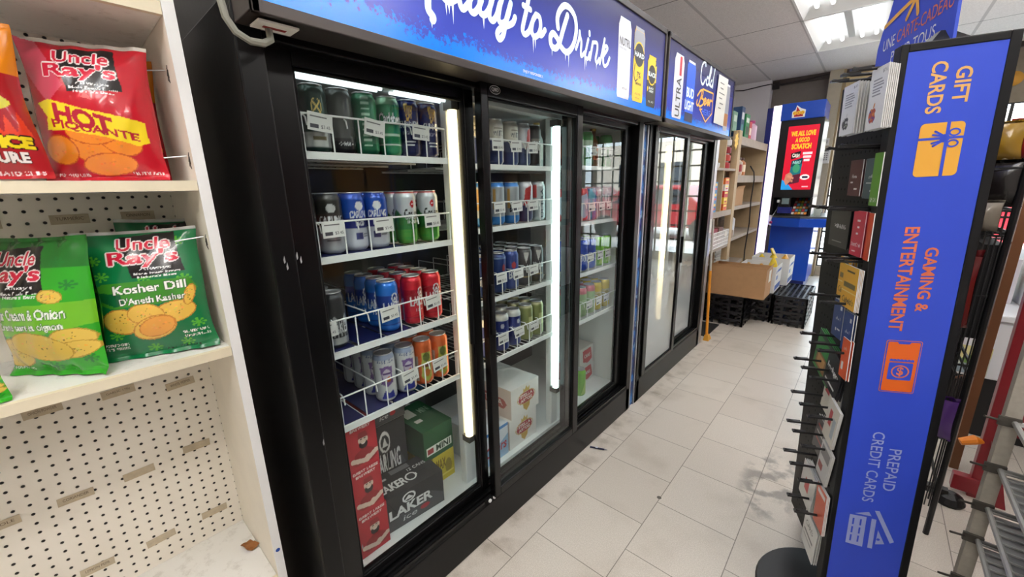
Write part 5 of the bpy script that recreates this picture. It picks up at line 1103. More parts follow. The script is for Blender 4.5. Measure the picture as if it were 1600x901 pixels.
# ------------------------------------------------------------------ bread crates and boxes
CR = mat('crate_plastic', (26, 26, 30), .3)
def crate(x0, x1, y0, y1, z, h, label, group):
    t = thing('bread_crate', label, 'crate', ((x0+x1)/2, (y0+y1)/2, z), group); m = MB(); w = .012
    def wall(ax, c, a, b):
        n = max(3, round((b-a)/.07))
        def bx(p, q, z0, z1):
            if ax == 'y': m.box(p, q, c, c+w, z0, z1, CR)
            else: m.box(c, c+w, p, q, z0, z1, CR)
        bx(a, b, z+h-.020, z+h-.002)
        for k in range(n):
            p = a+(b-a)*k/n; q = a+(b-a)*(k+1)/n
            bx(p, p+.022, z, z+h-.02)
            if k % 2 == 0: bx(p, q, z+.018, z+.040)
            else: bx(p+.01, q, z+.038, z+h-.018)
        bx(b-.022, b, z, z+h-.02)
    wall('y', y0, x0, x1); wall('y', y1-w, x0, x1); wall('x', x0, y0, y1); wall('x', x1-w, y0, y1); m.build('wall', t)
    g = MB(); n = max(4, round((x1-x0)/.045))
    for k in range(1, n): g.box(x0+(x1-x0)*k/n-.007, x0+(x1-x0)*k/n+.007, y0+w, y1-w, z+h-.016, z+h-.006, CR)
    n = max(4, round((y1-y0)/.06))
    for k in range(1, n): g.box(x0+w, x1-w, y0+(y1-y0)*k/n-.007, y0+(y1-y0)*k/n+.007, z+h-.020, z+h-.010, CR)
    g.build('slatted_deck', t); return t
LV = ('lowest', 'second', 'third', 'topmost')
for k in range(4):
    crate(-.165, .185, 4.13, 4.42, .0725*k, .072, 'black plastic bread crate, %s of the front stack under the brown box' % LV[k], 'crates in the front stack')
    crate(-.03, .355, 4.44, 4.88, .0725*k, .072, 'black plastic bread crate, %s of the stack under white boxes' % LV[k], 'crates in the stack under the white boxes')
    crate(.368, .635, 4.42, 5.06, .0725*k, .072, 'black plastic bread crate, %s of the bare right hand stack' % LV[k], 'crates in the bare right stack')
def kraft_print(t):
    MB().box(.3275, .3285, 4.27, 4.37, .43, .54, PAP).build('shipping_label', t)
open_box('cardboard_box', 'open brown cardboard box on the front stack of black crates', -.155, .327, 4.14, 4.43, .2905, .565, KRAFT, .045, KRIN, None, kraft_print)
WBX = mat('white_card', (226, 226, 224), .6); BLUP = mat('box_blue', (60, 96, 176), .6)
def wprint(x1, y0, y1, z0, front=None):
    def f(t):
        m = MB(); q = lambda u, v: (x1+.0008, u, v)
        m.poly([q(y0+.02, z0+.02), q(y1-.02, z0+.02), q(y1-.02, z0+.07), q(y0+.02, z0+.07)], BLUP); m.poly([q(y0+.04, z0+.12), q(y0+.14, z0+.12), q(y0+.14, z0+.16), q(y0+.04, z0+.16)], mat('box_blue2', (120, 146, 200), .6)); m.poly([q(y0+.10, z0+.19), q(y1-.04, z0+.19), q(y1-.04, z0+.215), q(y0+.10, z0+.215)], BLUP); m.disc((y0+.05, z0+.20), .018, q, BLUP)
        m.build('printing', t)
        if front: n = MB(); y = front; n.box(x1-.09, x1-.03, y-.0008, y, z0+.02, z0+.075, BLUP); n.box(x1-.09, x1-.05, y-.0008, y, z0+.20, z0+.22, BLUP); n.build('printing', t)
    return f
open_box('produce_box', 'nearer white and blue box holding yellow bags, on crates', .03, .352, 4.46, 4.80, .2905, .545, WBX, 0, KRIN, 'white produce boxes', wprint(.352, 4.46, 4.80, .2905, 4.46))
open_box('produce_box', 'farther white and blue box holding yellow bags, by lottery stand', .06, .40, 4.89, 5.24, .2905, .565, WBX, 0, KRIN, 'white produce boxes', wprint(.40, 4.89, 5.24, .2905))
YB = mat('yellow_bag', (226, 196, 48), .35, var=.18, bump_scale=30, bump=.3); OB = mat('amber_bag', (214, 160, 60), .35, var=.25, bump_scale=30, bump=.3)
def pouch(label, x, y, z, rx, ry, h, m_, rot, seed, tip=False):
    rr = random.Random(seed); m = MB(); n = 16; vs = []; K_ = 9
    for j in range(K_):
        v = j/(K_-1); s = math.sin(math.pi*min(1, v*1.02))**.6 if 0 < v < 1 else .12
        for i in range(n):
            a = 2*math.pi*i/n; w = 1+.12*math.sin(3*a+5*v+seed)+rr.uniform(-.05, .05)
            lx, ly = rx*s*w*math.cos(a), ry*s*w*math.sin(a); vs.append((x+lx*math.cos(rot)-ly*math.sin(rot), y+lx*math.sin(rot)+ly*math.cos(rot), z+h*v))
    m.add(vs, [(j*n+i, j*n+(i+1) % n, (j+1)*n+(i+1) % n, (j+1)*n+i) for j in range(K_-1) for i in range(n)]+[tuple(range(n))[::-1], tuple((K_-1)*n+i for i in range(n))], m_)
    if tip: m.hexa([(x-.01, y-.05, z+h-.01), (x+.01, y-.05, z+h-.01), (x+.01, y+.05, z+h-.01), (x-.01, y+.05, z+h-.01)], [(x-.03, y-.06, z+h+.05), (x-.02, y-.06, z+h+.05), (x-.02, y+.05, z+h+.045), (x-.03, y+.05, z+h+.045)], m_)
    return tag(m.build('snack_bag', base=(x, y, z), smooth=True), label, 'snack bag', 'bags in the white boxes')
pouch('amber snack bag at left in the nearer white box', .10, 4.55, .297, .06, .08, .26, OB, .2, 1); pouch('amber snack bag in the middle of the nearer white box', .20, 4.60, .297, .06, .09, .25, OB, -.2, 2); pouch('upright bright yellow bag at right of the nearer white box', .295, 4.62, .297, .045, .05, .325, YB, 0, 3)
pouch('yellow snack bag at left in the farther white box', .13, 5.00, .297, .06, .09, .285, YB, .2, 4); pouch('yellow bag with raised corner in the farther white box', .23, 5.05, .297, .055, .10, .30, YB, .3, 5, True); pouch('mottled yellow bag at right in the farther white box', .335, 5.08, .297, .055, .10, .285, OB, -.1, 6)
P = thing('pen', 'dark ballpoint pen lying on the floor before the long cooler', 'pen', (.054, 1.654, 0)); MB().tube([(.014, 1.638, .005), (.082, 1.665, .005)], .0045, mat('pen_navy', (24, 28, 60), .3), 10).build('barrel', P); MB().tube([(.078, 1.6635, .005), (.096, 1.671, .005)], [.0045, .0015], mat('pen_tip', (120, 120, 130), .3, metal=.6), 10).build('tip', P); MB().box(.040, .052, 1.645, 1.655, .009, .011, mat('pen_clip', (200, 204, 214), .3)).build('clip', P)

# ------------------------------------------------------------------ gift card stand
P0 = Vector((.94384665, 1.3, 1.61810059)); ES = Vector((.92661904, .37437839, .0348995)); ND = Vector((-.37460659, .92718386, 0)); UT = Vector((-.03235825, -.01307358, .99939083))
TS = Matrix(((ES.x, ND.x, UT.x, P0.x), (ES.y, ND.y, UT.y, P0.y), (ES.z, ND.z, UT.z, P0.z), (0, 0, 0, 1)))      # local: across the sign, back, up
BLU = mat('sign_panel_blue', (54, 82, 212), .42); FRM = mat('sign_panel_frame', (20, 20, 22), .45, spec=.3); PBK = mat('black_pegboard', (8, 8, 9), .5, spec=.25)
G = thing('gift_card_stand', 'tall black gift card stand with leaning blue sign panel', 'display stand', (1.03, 1.42, 0))
def L_(): m = MB(); m.T = TS; return m
m = L_(); m.box(0, .0142, 0, .032, -1.58, 0, FRM); m.box(.1775, .196, 0, .032, -1.58, 0, FRM); m.box(.0142, .1775, 0, .032, -.0165, 0, FRM); m.box(.0142, .1775, 0, .032, -1.58, -1.56, FRM); m.box(.0142, .1775, .004, .03, -1.56, -.0165, FRM)
m.box(.0142, .1775, .028, .034, -1.57, -.01, FRM); m.build('sign_frame', G, bevel=.002)
pn = L_(); pn.box(.0142, .1775, .002, .005, -1.56, -.0165, BLU); pn = pn.build('sign_panel', G)
GO = mat('print_gold', (244, 180, 70), .4); GO2 = mat('print_peach', (240, 186, 110), .4); OR = mat('print_orange', (236, 108, 36), .4); CO = mat('print_coral', (232, 122, 84), .4); LV_ = mat('print_lavender', (160, 172, 226), .4)
V = lambda s0, t0: (lambda u, v: (s0+v, .0012, t0-u))
pr = L_()
for tx, s0, s1, t0, t1, mm in (('GIFT', .101, .1285, .0575, .1295, GO2), ('CARDS', .0585, .0865, .0425, .148, GO2), ('GAMING &', .1045, .1295, .4447, .602, CO), ('ENTERTAINMENT', .060, .0875, .396, .6535, CO), ('PREPAID', .1065, .1325, .983, 1.111, LV_), ('CREDIT CARDS', .066, .092, .938, 1.155, LV_)):
    pr.text(tx, V(s0, -t0), 0, 0, t1-t0, s1-s0, mm, .022 if mm is not LV_ else .006)
pr.build('lettering', pn)
f = lambda u, v: (u, .0012, v); f2 = lambda u, v: (u, .0007, v); f3 = lambda u, v: (u, .0002, v)
def rrect(s0, s1, t0, t1, r):
    p = []
    for cx, cy, a in ((s1-r, t1-r, 0), (s0+r, t1-r, 1), (s0+r, t0+r, 2), (s1-r, t0+r, 3)):
        p += [(cx+r*math.cos((a+k/4)*math.pi/2), cy+r*math.sin((a+k/4)*math.pi/2)) for k in range(5)]
    return p
ic = L_()
ic.poly([f(u, v) for u, v in rrect(.056, .133, -.2825, -.168, .009)], GO)
ic.poly([f2(.1012, -.168), f2(.1075, -.168), f2(.1085, -.2825), f2(.1022, -.2825)], BLU); ic.poly([f2(.055, -.1985), f2(.134, -.1985), f2(.134, -.2038), f2(.055, -.2038)], BLU)
ic.ring((.1165, -.190), .0105, .0035, f3, BLU, .0085); ic.ring((.1160, -.2135), .0105, .0035, f3, BLU, .0085)
ic.disc((.101, -.2015), .009, f3, BLU)
for a, b in (((.101, -.198), (.083, -.186)), ((.101, -.198), (.080, -.193)), ((.101, -.205), (.083, -.217)), ((.101, -.205), (.080, -.211))): ic.ribbon([a, b], .0042, f3, BLU)
ic.build('gift_icon', pn)
ic = L_()
ic.poly([f(u, v) for u, v in rrect(.061, .1325, -.820, -.678, .005)], CO); ic.poly([f2(u, v) for u, v in rrect(.0625, .131, -.8185, -.6795, .004)], BLU); ic.poly([f3(u, v) for u, v in rrect(.065, .1285, -.816, -.682, .003)], OR)
h = lambda u, v: (u, -.0003, v); h2 = lambda u, v: (u, -.0008, v)
ic.poly([h(.083, -.682), h(.110, -.682), h(.107, -.687), h(.086, -.687)], BLU); ic.poly([h(u, v) for u, v in rrect(.0728, .1212, -.784, -.737, .003)], BLU)
for k in range(7): ic.poly([h(.0728+.007*k, -.729), h(.0763+.007*k, -.727), h(.0798+.007*k, -.729), h(.0798+.007*k, -.734), h(.0728+.007*k, -.734)], BLU)
ic.ring((.0972, -.761), .0183, .003, h2, CO, .0175); ic.text('$', h2, .0905, -.774, .104, -.748, CO, .02); ic.build('phone_icon', pn)
ic = L_()
ic.poly([f(.0452, -1.2046), f(.0838, -1.2052), f(.0852, -1.3062), f(.0452, -1.3014)], LV_)
for k in range(3):
    for s in (.053, .070): ic.poly([f2(s, -1.215-.028*k), f2(s+.004, -1.215-.028*k), f2(s+.004, -1.236-.028*k), f2(s, -1.236-.028*k)], BLU)
ic.poly([f(.0955, -1.2074), f(.1062, -1.2085), f(.1077, -1.3063), f(.0968, -1.3055)], LV_); ic.poly([f(.0992, -1.1805), f(.1095, -1.1792), f(.1534, -1.2716), f(.1447, -1.2781)], LV_); ic.poly([f(.0562, -1.1986), f(.0869, -1.1875), f(.0947, -1.2005)], LV_); ic.poly([f(.1139, -1.2418), f(.1333, -1.2841), f(.1128, -1.290)], LV_); ic.disc((.1175, -1.272), .004, f2, BLU)
ic.build('card_icon', pn)
# body with pegboard sides
t = NT('pegboard_black', .5); 
m = L_(); m.box(.045, .151, .034, .435, -1.53, -.01, PBK); m.build('body', G, bevel=.002)
HO = mat('peg_hole', (4, 4, 5), .9); ph = L_()
for i in range(14):
    for j in range(44): ph.poly([(.0446, .045+.025*i+.004*math.cos(k*1.047), -.04-.034*j+.004*math.sin(k*1.047)) for k in range(6)], HO)
ph.build('peg_holes', G)['kind'] = 'stuff'
bs = MB().lathe([(0, .0), (.205, 0), (.21, .006), (.205, .014), (.05, .022), (.03, .024), (0, .024)], (1.03, 1.42, 0), mat('base_black', (24, 24, 26), .35), 48).build('base_plate', G, smooth=True)
MB().tube([(1.03, 1.47, .02), tuple(TS @ Vector((.098, .17, -1.5)))], .022, FRM, 14).build('pole', G)
HK = mat('hook_black', (28, 28, 30), .35)
rows = [(-.035, (.045, .10, .165)), (-.205, (.06, .14)), (-.36, (.08, .16, .22)), (-.49, (.05, .10, .17)), (-.605, (.055, .14)), (-.735, (.03, .09, .17)), (-.83, (.06, .13, .2)), (-.94, (.04, .11, .19)), (-1.05, (.06, .14, .2)), (-1.16, (.05, .13, .2)), (-1.27, (.05, .12))]
for tt, ds in rows:
    for d in ds:
        k = L_(); k.tube([(.045, d, tt), (-.05, d, tt+.004), (-.068, d, tt+.009)], .0036, HK, 8); k.box(-.072, -.034, d-.0065, d+.0065, tt+.003, tt+.0085, HK); k.build('hook', G)
# topper
tp = L_(); o = [(.37, -.015), (.376, .03), (.374, .078), (.358, .118), (.335, .145), (.318, .19), (.285, .235), (.23, .27), (.17, .285), (.11, .275), (.06, .24), (.035, .19), (.03, .0), (.03, -.015)]
tp.prism([(d, t_) for d, t_ in o], lambda d, t_, s: (.098+s, d, t_), 0, .006, mat('topper_blue', (48, 78, 206), .4)); tp = tp.build('topper_panel', G)
R1 = lambda d0, t0: (lambda u, v: (.0972, d0-u+v*.0, t0+v+u*.04))
for w_, q_ in (('UNE', (.340, .062, .060, .028, WHITE)), ('CARTE-CADEAU', (.270, .065, .225, .030, CO)), ('POUR TOUS', (.288, .022, .19, .028, WHITE))):
    tx = L_(); tx.text(w_, R1(q_[0], q_[1]), 0, 0, q_[2], q_[3], q_[4], .0); tx.build('lettering', tp)
rb = L_(); q = lambda u, v: (.0970, u, v)
rb.ribbon([(.345, .128), (.20, .150), (.04, .155)], .011, q, GO); rb.ribbon([(.20, .15), (.235, .112)], .012, q, GO); rb.ribbon([(.20, .15), (.185, .108)], .012, q, GO); rb.ring((.225, .172), .026, .010, q, GO, .018); rb.ring((.165, .172), .026, .010, q, GO, .018); rb.build('ribbon_print', tp)
pe = L_(); pe.hexa([(.06, .03, 0), (.14, .03, 0), (.14, .10, 0), (.06, .10, 0)], [(.09, .06, .032), (.11, .06, .03), (.11, .075, .03), (.09, .075, .032)], FRM); pe.build('topper_clip', G)
# cards on the hooks
CP = attr_mat('card_print', .35)
def gcard(art, d0, d1, t0, t1, s, th, label, group, edge=(226, 226, 226), tilt=0.):
    c = Vector((s, (d0+d1)/2, t1)); org = TS @ Vector((s, (d0+d1)/2, t0)); pts, fs, cols = [], [], []
    def fin(x, d, t_):
        dd, tv = d-c.y, t_-c.z; return tuple(TS @ Vector((x, c.y+dd*math.cos(tilt)-tv*math.sin(tilt), c.z+dd*math.sin(tilt)+tv*math.cos(tilt)))-org)
    nu, nv = (art.w//2, art.h//2) if isinstance(art, Art) else (2, 2)
    for j in range(nv):
        for i in range(nu):
            u, v = i/(nu-1), j/(nv-1); pts.append(fin(s, d1-u*(d1-d0), t0+v*(t1-t0)))
    fs += [(j*nu+i, j*nu+i+1, (j+1)*nu+i+1, (j+1)*nu+i) for j in range(nv-1) for i in range(nu-1)]
    V_, U_ = np.meshgrid(np.linspace(0, 1, nv), np.linspace(0, 1, nu), indexing='ij')
    cols = art.sample(U_.ravel(), V_.ravel()).tolist() if isinstance(art, Art) else [art]*4
    k = len(pts); pts += [fin(x, d, t_) for x in (s+.0002, s+th) for d, t_ in ((d0, t0), (d1, t0), (d1, t1), (d0, t1))]; cols += [edge]*8
    fs += [(k+4, k+5, k+6, k+7)]+[(k+i, k+(i+1) % 4, k+4+(i+1) % 4, k+4+i) for i in range(4)]
    me = bpy.data.meshes.new('gift_card'); me.from_pydata(pts, [], fs); me.materials.append(CP); set_col(me, cols); me.update()
    o = bpy.data.objects.new('gift_card', me); COL.objects.link(o); o.location = org; ORG[o.name] = org
    return tag(o, label, 'gift card', group)
def stack(art, d0, d1, t0, t1, s, n, desc, where, plain=(246, 246, 244), edge=(232, 232, 230), gap=.006, tilt=0., th=.0022):
    for k in range(n):
        gcard(art if k == 0 else plain, d0, d1, t0-.0015*(k % 2), t1-.0012*k, s+gap*k, th, '%s, %s in the pile on %s' % (desc, ('frontmost', 'second', 'third', 'fourth', 'fifth', 'sixth')[k], where), 'gift cards on %s' % where, edge, tilt)
def apple(price, colour):
    a = Art(120, 190, (250, 250, 248)); a.text(price, 82, 12, 108, 24, (90, 90, 92), 0)
    for k, w in enumerate((58, 70, 74, 66, 54, 60)): a.rect(24, 36+9*k, 24+w, 40+9*k, (150, 150, 152))
    cs = [(200, 90, 60), (70, 70, 150), (150, 70, 140), (230, 150, 60), (90, 130, 190)] if colour else [(70, 70, 70), (190, 190, 190), (110, 120, 80), (230, 230, 226), (60, 60, 60)]
    cx, cy = 44, 146; base = a.a.copy(); mk = np.zeros((a.h, a.w), bool)
    for e in ((cx-9, cy, 17, 22), (cx+9, cy, 17, 22)): mk |= ((a.X-e[0])/e[2])**2+((a.Y-e[1])/e[3])**2 <= 1
    mk &= ~(((a.X-cx-29)/10)**2+((a.Y-cy+4)/9)**2 <= 1); rr = np.random.RandomState(4)
    a.put(mk, cs[0])
    for k in range(14):
        x, y = cx+rr.uniform(-22, 22), cy+rr.uniform(-20, 20); r = rr.uniform(4, 9); a.put(mk & (((a.X-x)/r)**2+((a.Y-y)/(r*.7))**2 <= 1), cs[k % 5])
    a.ell(cx+6, cy-30, 4, 9, cs[3], .5); return a
stack(apple('$25', True), -.012, .066, -.168, -.033, -.022, 6, 'white card with coloured fruit emblem', 'the top front hook', gap=.0035)
stack(apple('$10', False), .124, .212, -.165, -.040, -.024, 5, 'white card with grey fruit emblem', 'the top rear hook')
def plain(bg, texts=(), rects=()):
    a = Art(80, 100, bg)
    for r in rects: a.rect(*r)
    for tx, x0, y0, x1, y1, c in texts: a.text(tx, x0, y0, x1, y1, c, .01)
    return a
w = (236, 236, 236)
stack(plain((84, 24, 32), [('Home', 20, 40, 50, 50, w)], [(14, 60, 30, 64, w), (40, 78, 60, 82, w)]), .118, .190, -.325, -.232, .005, 2, 'dark maroon card', 'the second row rear hook', (84, 24, 32))
stack(plain((58, 82, 90), [('gift', 24, 40, 48, 50, w)], [(14, 60, 44, 63, w), (40, 78, 60, 82, w)]), .035, .108, -.330, -.232, .008, 2, 'slate teal card', 'the second row middle hook', (58, 82, 90))
stack(plain((96, 156, 44), [('GIFT', 10, 84, 34, 92, w), ('CARD', 40, 84, 66, 92, w)], []), .0, .040, -.345, -.222, -.003, 1, 'lime green card', 'the second row front hook', (96, 156, 44))
stack(plain((22, 22, 24), [('WINNERS', 20, 40, 66, 50, (230, 230, 230))], [(16, 84, 56, 86, (160, 160, 160))]), .135, .262, -.470, -.362, .0, 2, 'black card with white lettering', 'the third row rear hook', (22, 22, 24), (40, 40, 42))
stack(plain((198, 38, 66), [('SportChek', 8, 70, 70, 82, w)], [(30, 20, 50, 24, w), (34, 34, 48, 38, w), (30, 48, 44, 52, w), (16, 88, 40, 91, w)]),   .034, .100, -.475, -.360, -.006, 3, 'crimson card', 'the third row middle hook', (198, 38, 66), (230, 180, 186))
stack((206, 70, 34), .0, .026, -.478, -.362, -.0035, 1, 'burnt orange card', 'the third row front hook', (206, 70, 34))
cab = plain((238, 178, 36), [("Cabela's", 10, 74, 70, 88, (40, 34, 20))], [(20, 12, 60, 16, (60, 50, 20)), (10, 40, 70, 52, (120, 100, 40)), (0, 60, 80, 62, (250, 230, 160))])
stack(cab, .105, .175, -.605, -.492, .006, 3, 'amber yellow card', 'the fourth row rear hook', (238, 178, 36)); stack(cab, .006, .092, -.612, -.500, -.014, 4, 'amber yellow card', 'the fourth row front hook', (238, 178, 36), gap=.003)
blu = plain((26, 60, 128), [('gift card', 26, 44, 60, 54, w)], [(52, 14, 66, 24, w), (30, 74, 38, 82, w), (44, 74, 66, 78, w)])
stack(blu, .100, .165, -.722, -.614, .002, 3, 'navy blue card', 'the fifth row rear hook', (26, 60, 128)); stack(blu, .008, .064, -.730, -.620, -.010, 2, 'navy blue card', 'the fifth row front hook', (26, 60, 128))
stack(plain((44, 140, 60), [], [(0, 0, 80, 14, (20, 60, 30)), (10, 50, 56, 90, (150, 100, 60)), (16, 56, 50, 84, (200, 150, 90))]), .105, .235, -.878, -.745, .0, 3, 'green card with brown picture', 'the sixth row rear hook', (44, 140, 60), (70, 150, 80), tilt=.25)
stack(plain((30, 30, 36), [('Indigo', 8, 36, 68, 56, w)], [(10, 80, 64, 86, w)]), .035, .135, -.885, -.765, -.004, 3, 'charcoal card with white script', 'the sixth row middle hook', (30, 30, 36), (50, 50, 56), tilt=.25)
stack(plain((236, 96, 44), [('gift', 20, 20, 50, 30, w)], [(14, 60, 34, 80, w)]), -.0, .045, -.800, -.690, -.012, 2, 'vivid orange card', 'the sixth row front hook', (236, 96, 44))
stack(plain((232, 228, 216), [('bulk', 40, 30, 70, 44, (190, 60, 60))], [(8, 20, 30, 50, (190, 50, 60)), (36, 60, 74, 64, (170, 160, 140))]), .06, .175, -.985, -.86, .012, 3, 'cream card with red badge', 'the seventh row rear hook', tilt=.2)
stack(plain((222, 216, 206), [], [(20, 20, 40, 60, (196, 40, 50)), (50, 30, 70, 80, (170, 180, 190))]), .0, .07, -1.02, -.89, -.012, 3, 'white card with red stripe', 'the seventh row front hook', gap=.003, tilt=.2)
stack(plain((70, 66, 70), [], [(10, 20, 70, 26, (190, 70, 70)), (10, 40, 70, 44, (200, 200, 200)), (10, 60, 70, 64, (190, 70, 70))]), .08, .185, -1.135, -1.01, .008, 3, 'grey striped card', 'the eighth row rear hook', (90, 88, 90), tilt=.22)
stack(plain((206, 206, 206), [], [(8, 10, 72, 40, (120, 120, 124)), (8, 60, 40, 80, (150, 60, 60))]), .01, .08, -1.15, -1.03, -.012, 3, 'pale grey card', 'the eighth row front hook', gap=.003, tilt=.2)
stack(plain((228, 226, 222), [], [(26, 34, 50, 66, (196, 40, 44))]), .085, .19, -1.31, -1.175, -.012, 4, 'white card with red square', 'the ninth row rear hook', tilt=.15)
stack(plain((216, 92, 60), [], [(10, 10, 70, 20, (230, 220, 216))]), .005, .075, -1.30, -1.165, -.012, 3, 'salmon red card', 'the ninth row front hook', (206, 90, 64), gap=.003)
stack(plain((222, 222, 220), [('CARD', 14, 20, 60, 34, (60, 60, 62))], [(10, 50, 66, 56, (80, 80, 84)), (10, 66, 60, 70, (150, 150, 152))]), .03, .13, -1.44, -1.315, -.012, 3, 'white card with black print', 'the lowest hook', tilt=.1)

# ------------------------------------------------------------------ right hand side
RK = thing('wire_rack', 'black wire snack rack behind the blue sign panel', 'rack', (1.25, 2.1, 0)); m = MB(); KW = mat('black_wire', (18, 18, 20), .4)
for x in (1.165, 1.285):
    for y in (2.0, 2.28): m.rod((x, y, 0), (x, y, 1.37), .009, KW, 8)
m.build('post', RK)
m = MB()
for z in (1.36, 1.23, 1.16, 1.15, .95, .70, .45, .2):
    m.tube([(1.165, 2.0, z), (1.285, 2.0, z), (1.285, 2.28, z), (1.165, 2.28, z)], .006, KW, 6, closed=True)
for z in (1.15, .66, .2):
    for k in range(5): m.rod((1.165+.03*k, 2.0, z), (1.165+.03*k, 2.28, z), .004, KW, 5)
m.box(1.168, 1.282, 2.272, 2.278, .10, 1.34, KW)
for k in range(1, 10): m.rod((1.165+.012*k, 2.0, .12), (1.165+.012*k, 2.0, 1.15), .0022, KW, 5)
for z0, z1 in ((.15, .66), (1.15, 1.23)):
    for k in range(1, 7): m.rod((1.165+.0171*k, 2.0, z0), (1.165+.0171*k, 2.0, z1), .003, KW, 5)
m.box(1.285, 1.36, 2.26, 2.29, .03, .06, KW); m.lathe([(0, 0), (.045, 0), (.05, .012), (.04, .035), (.015, .05), (0, .05)], (1.37, 2.28, 0), KW, 16)
m.box(1.24, 1.29, 2.005, 2.27, .80, 1.12, mat('black_card', (14, 14, 16), .7)); m.build('wire_frame', RK)
def hang(label, x, y, z, w, h, rgb, marks, seed, lean=.05, yaw=-1.2):
    a = Art(60, 90, rgb)
    for q in marks: a.ell(*q)
    return bag(label, a, x, y, z, w, h, .05, lean, yaw, .0, seed, 'snack bags on the black rack', 40, 60)
hang('mustard gold snack bag at the top of the black wire rack', 1.222, 1.985, 1.385, .085, .115, (150, 116, 36), [(30, 14, 26, 8, (226, 206, 150)), (18, 56, 9, 20, (104, 78, 24)), (46, 60, 8, 18, (190, 150, 60)), (30, 84, 24, 6, (180, 160, 110))], 11)
hang('red and silver snack bag at the right edge atop the rack', 1.278, 2.04, 1.385, .085, .125, (150, 34, 32), [(30, 30, 20, 12, (214, 200, 190)), (30, 70, 14, 10, (190, 140, 40))], 12)
hang('black snack bag with orange picture hanging in the wire rack', 1.235, 2.03, 1.24, .13, .15, (28, 24, 24), [(22, 66, 14, 10, (190, 100, 40)), (24, 40, 12, 6, (220, 214, 180))], 13)
hang('crinkled silver foil bag low in the wire rack', 1.215, 1.985, 1.165, .09, .10, (120, 112, 100), [(30, 40, 14, 10, (200, 196, 186))], 14)
hang('dark red snack bag hanging in the middle of wire rack', 1.205, 1.975, .84, .08, .27, (96, 18, 22), [(30, 16, 12, 6, (170, 60, 50)), (30, 40, 10, 5, (60, 10, 14))], 15)
hang('purple candy bag near the bottom of the black wire rack', 1.235, 2.01, .40, .10, .18, (74, 40, 110), [(30, 24, 16, 8, (220, 190, 120)), (34, 60, 14, 10, (230, 130, 40))], 16)
BRN = mat('copper_post', (120, 78, 48), .5); DR = mat('red_steel', (128, 16, 30), .4, coat=.2)
Q = thing('brown_post', 'thin brown metal upright behind the black wire rack', 'post', (1.415, 2.6, 0)); MB().box(1.400, 1.430, 2.59, 2.62, 0, 1.62, BRN).build('upright', Q)
for z in (1.07, .70, .47): MB().tube([(1.40, 2.6, z), (1.34, 2.56, z-.01)], .006, BRN, 6).build('bracket', Q); 
Q = thing('steel_frame', 'dark red steel frame standing on the floor at right', 'frame', (1.47, 2.4, 0))
MB().hexa([(1.432, 2.38, 0), (1.478, 2.38, 0), (1.478, 2.42, 0), (1.432, 2.42, 0)], [(1.432, 2.38, 1.3), (1.478, 2.38, 1.3), (1.478, 2.42, 1.3), (1.432, 2.42, 1.3)], DR).build('upright', Q, bevel=.003)
m = MB().box(1.38, 1.52, 2.37, 2.41, .02, .09, DR); m.build('foot', Q, bevel=.003); MB().hexa([(1.50, 2.36, .0), (1.54, 2.36, 0), (1.54, 2.40, 0), (1.50, 2.40, 0)], [(1.455, 2.36, .28), (1.475, 2.36, .28), (1.475, 2.40, .28), (1.455, 2.40, .28)], DR).build('brace', Q)
MB().box(1.475, 1.60, 2.42, 2.46, .30, .52, DR).build('plate', Q, bevel=.003)
m = MB()
for k in range(4): m.rod((1.478, 2.41, .56-.05*k), (1.53, 2.45, .60-.05*k), .006, WHITE, 6)
m.build('wire_rungs', Q)
FZ = thing('chest_freezer', 'white chest freezer with yellow green picture, by the windows', 'freezer', (1.75, 3.4, 0)); FW = mat('freezer_white', (232, 234, 238), .3)
MB().box(1.36, 2.14, 3.0, 3.75, .33, .64, FW).build('body', FZ, bevel=.012); MB().box(1.38, 2.12, 3.03, 3.75, 0, .33, mat('freezer_base', (22, 22, 24), .5)).build('base', FZ); MB().box(1.35, 2.15, 2.985, 3.76, .64, .675, FW).build('lid', FZ, bevel=.008)
a = Art(60, 40, (214, 220, 206)); a.poly([(0, 0), (60, 0), (60, 14), (0, 20)], (222, 212, 150)); a.ell(34, 22, 20, 9, (120, 160, 80)); a.ell(28, 34, 26, 8, (150, 166, 176))
art_surface('picture_sticker', a, lambda u, v: (1.38+.13*u, 2.998, .345+.15*v), 40, 30, attr_mat('pack_print'), FZ)
a = Art(40, 60, (226, 222, 228)); a.poly([(0, 0), (26, 0), (22, 30), (0, 30)], (206, 80, 90)); a.ell(16, 34, 9, 13, (222, 206, 110)); a.poly([(0, 36), (14, 44), (14, 60), (0, 60)], (90, 70, 150))
tag(art_box('white_carton', (a, a, (230, 230, 234)), 1.47, 1.575, 3.28, 3.50, .676, .915, (222, 220, 230), PR, 40, 50), 'white carton with red and purple picture on the chest freezer', 'carton')
m = MB().box(1.60, 1.86, 3.25, 3.5, .676, .95, mat('machine_white', (206, 206, 204), .4)); m.box(1.63, 1.66, 3.246, 3.252, .72, .92, KD); m.box(1.68, 1.83, 3.246, 3.252, .80, .90, mat('machine_panel', (120, 130, 140), .3))
tag(m.build('white_machine', base=(1.73, 3.37, .676), bevel=.008), 'white machine with dark slot standing on the chest freezer', 'machine')
tag(MB().tube([(1.50, 2.46, 1.25), (1.50, 2.50, 1.05), (1.485, 2.50, .93), (1.46, 2.48, .86)], [.015, .022, .02, .012], mat('yellow_strap', (222, 170, 40), .5), 10).build('yellow_strap', base=(1.49, 2.48, .86), smooth=True), 'yellow strap hanging beside the dark red steel frame', 'strap')
tag(MB().tube([(1.37, 2.36, .25), (1.41, 2.37, .27), (1.437, 2.388, .262)], [.015, .02, .008], mat('orange_tag', (226, 130, 30), .5), 10).build('orange_tag', base=(1.41, 2.37, .25)), 'small orange tag tied low on the dark red frame', 'tag')
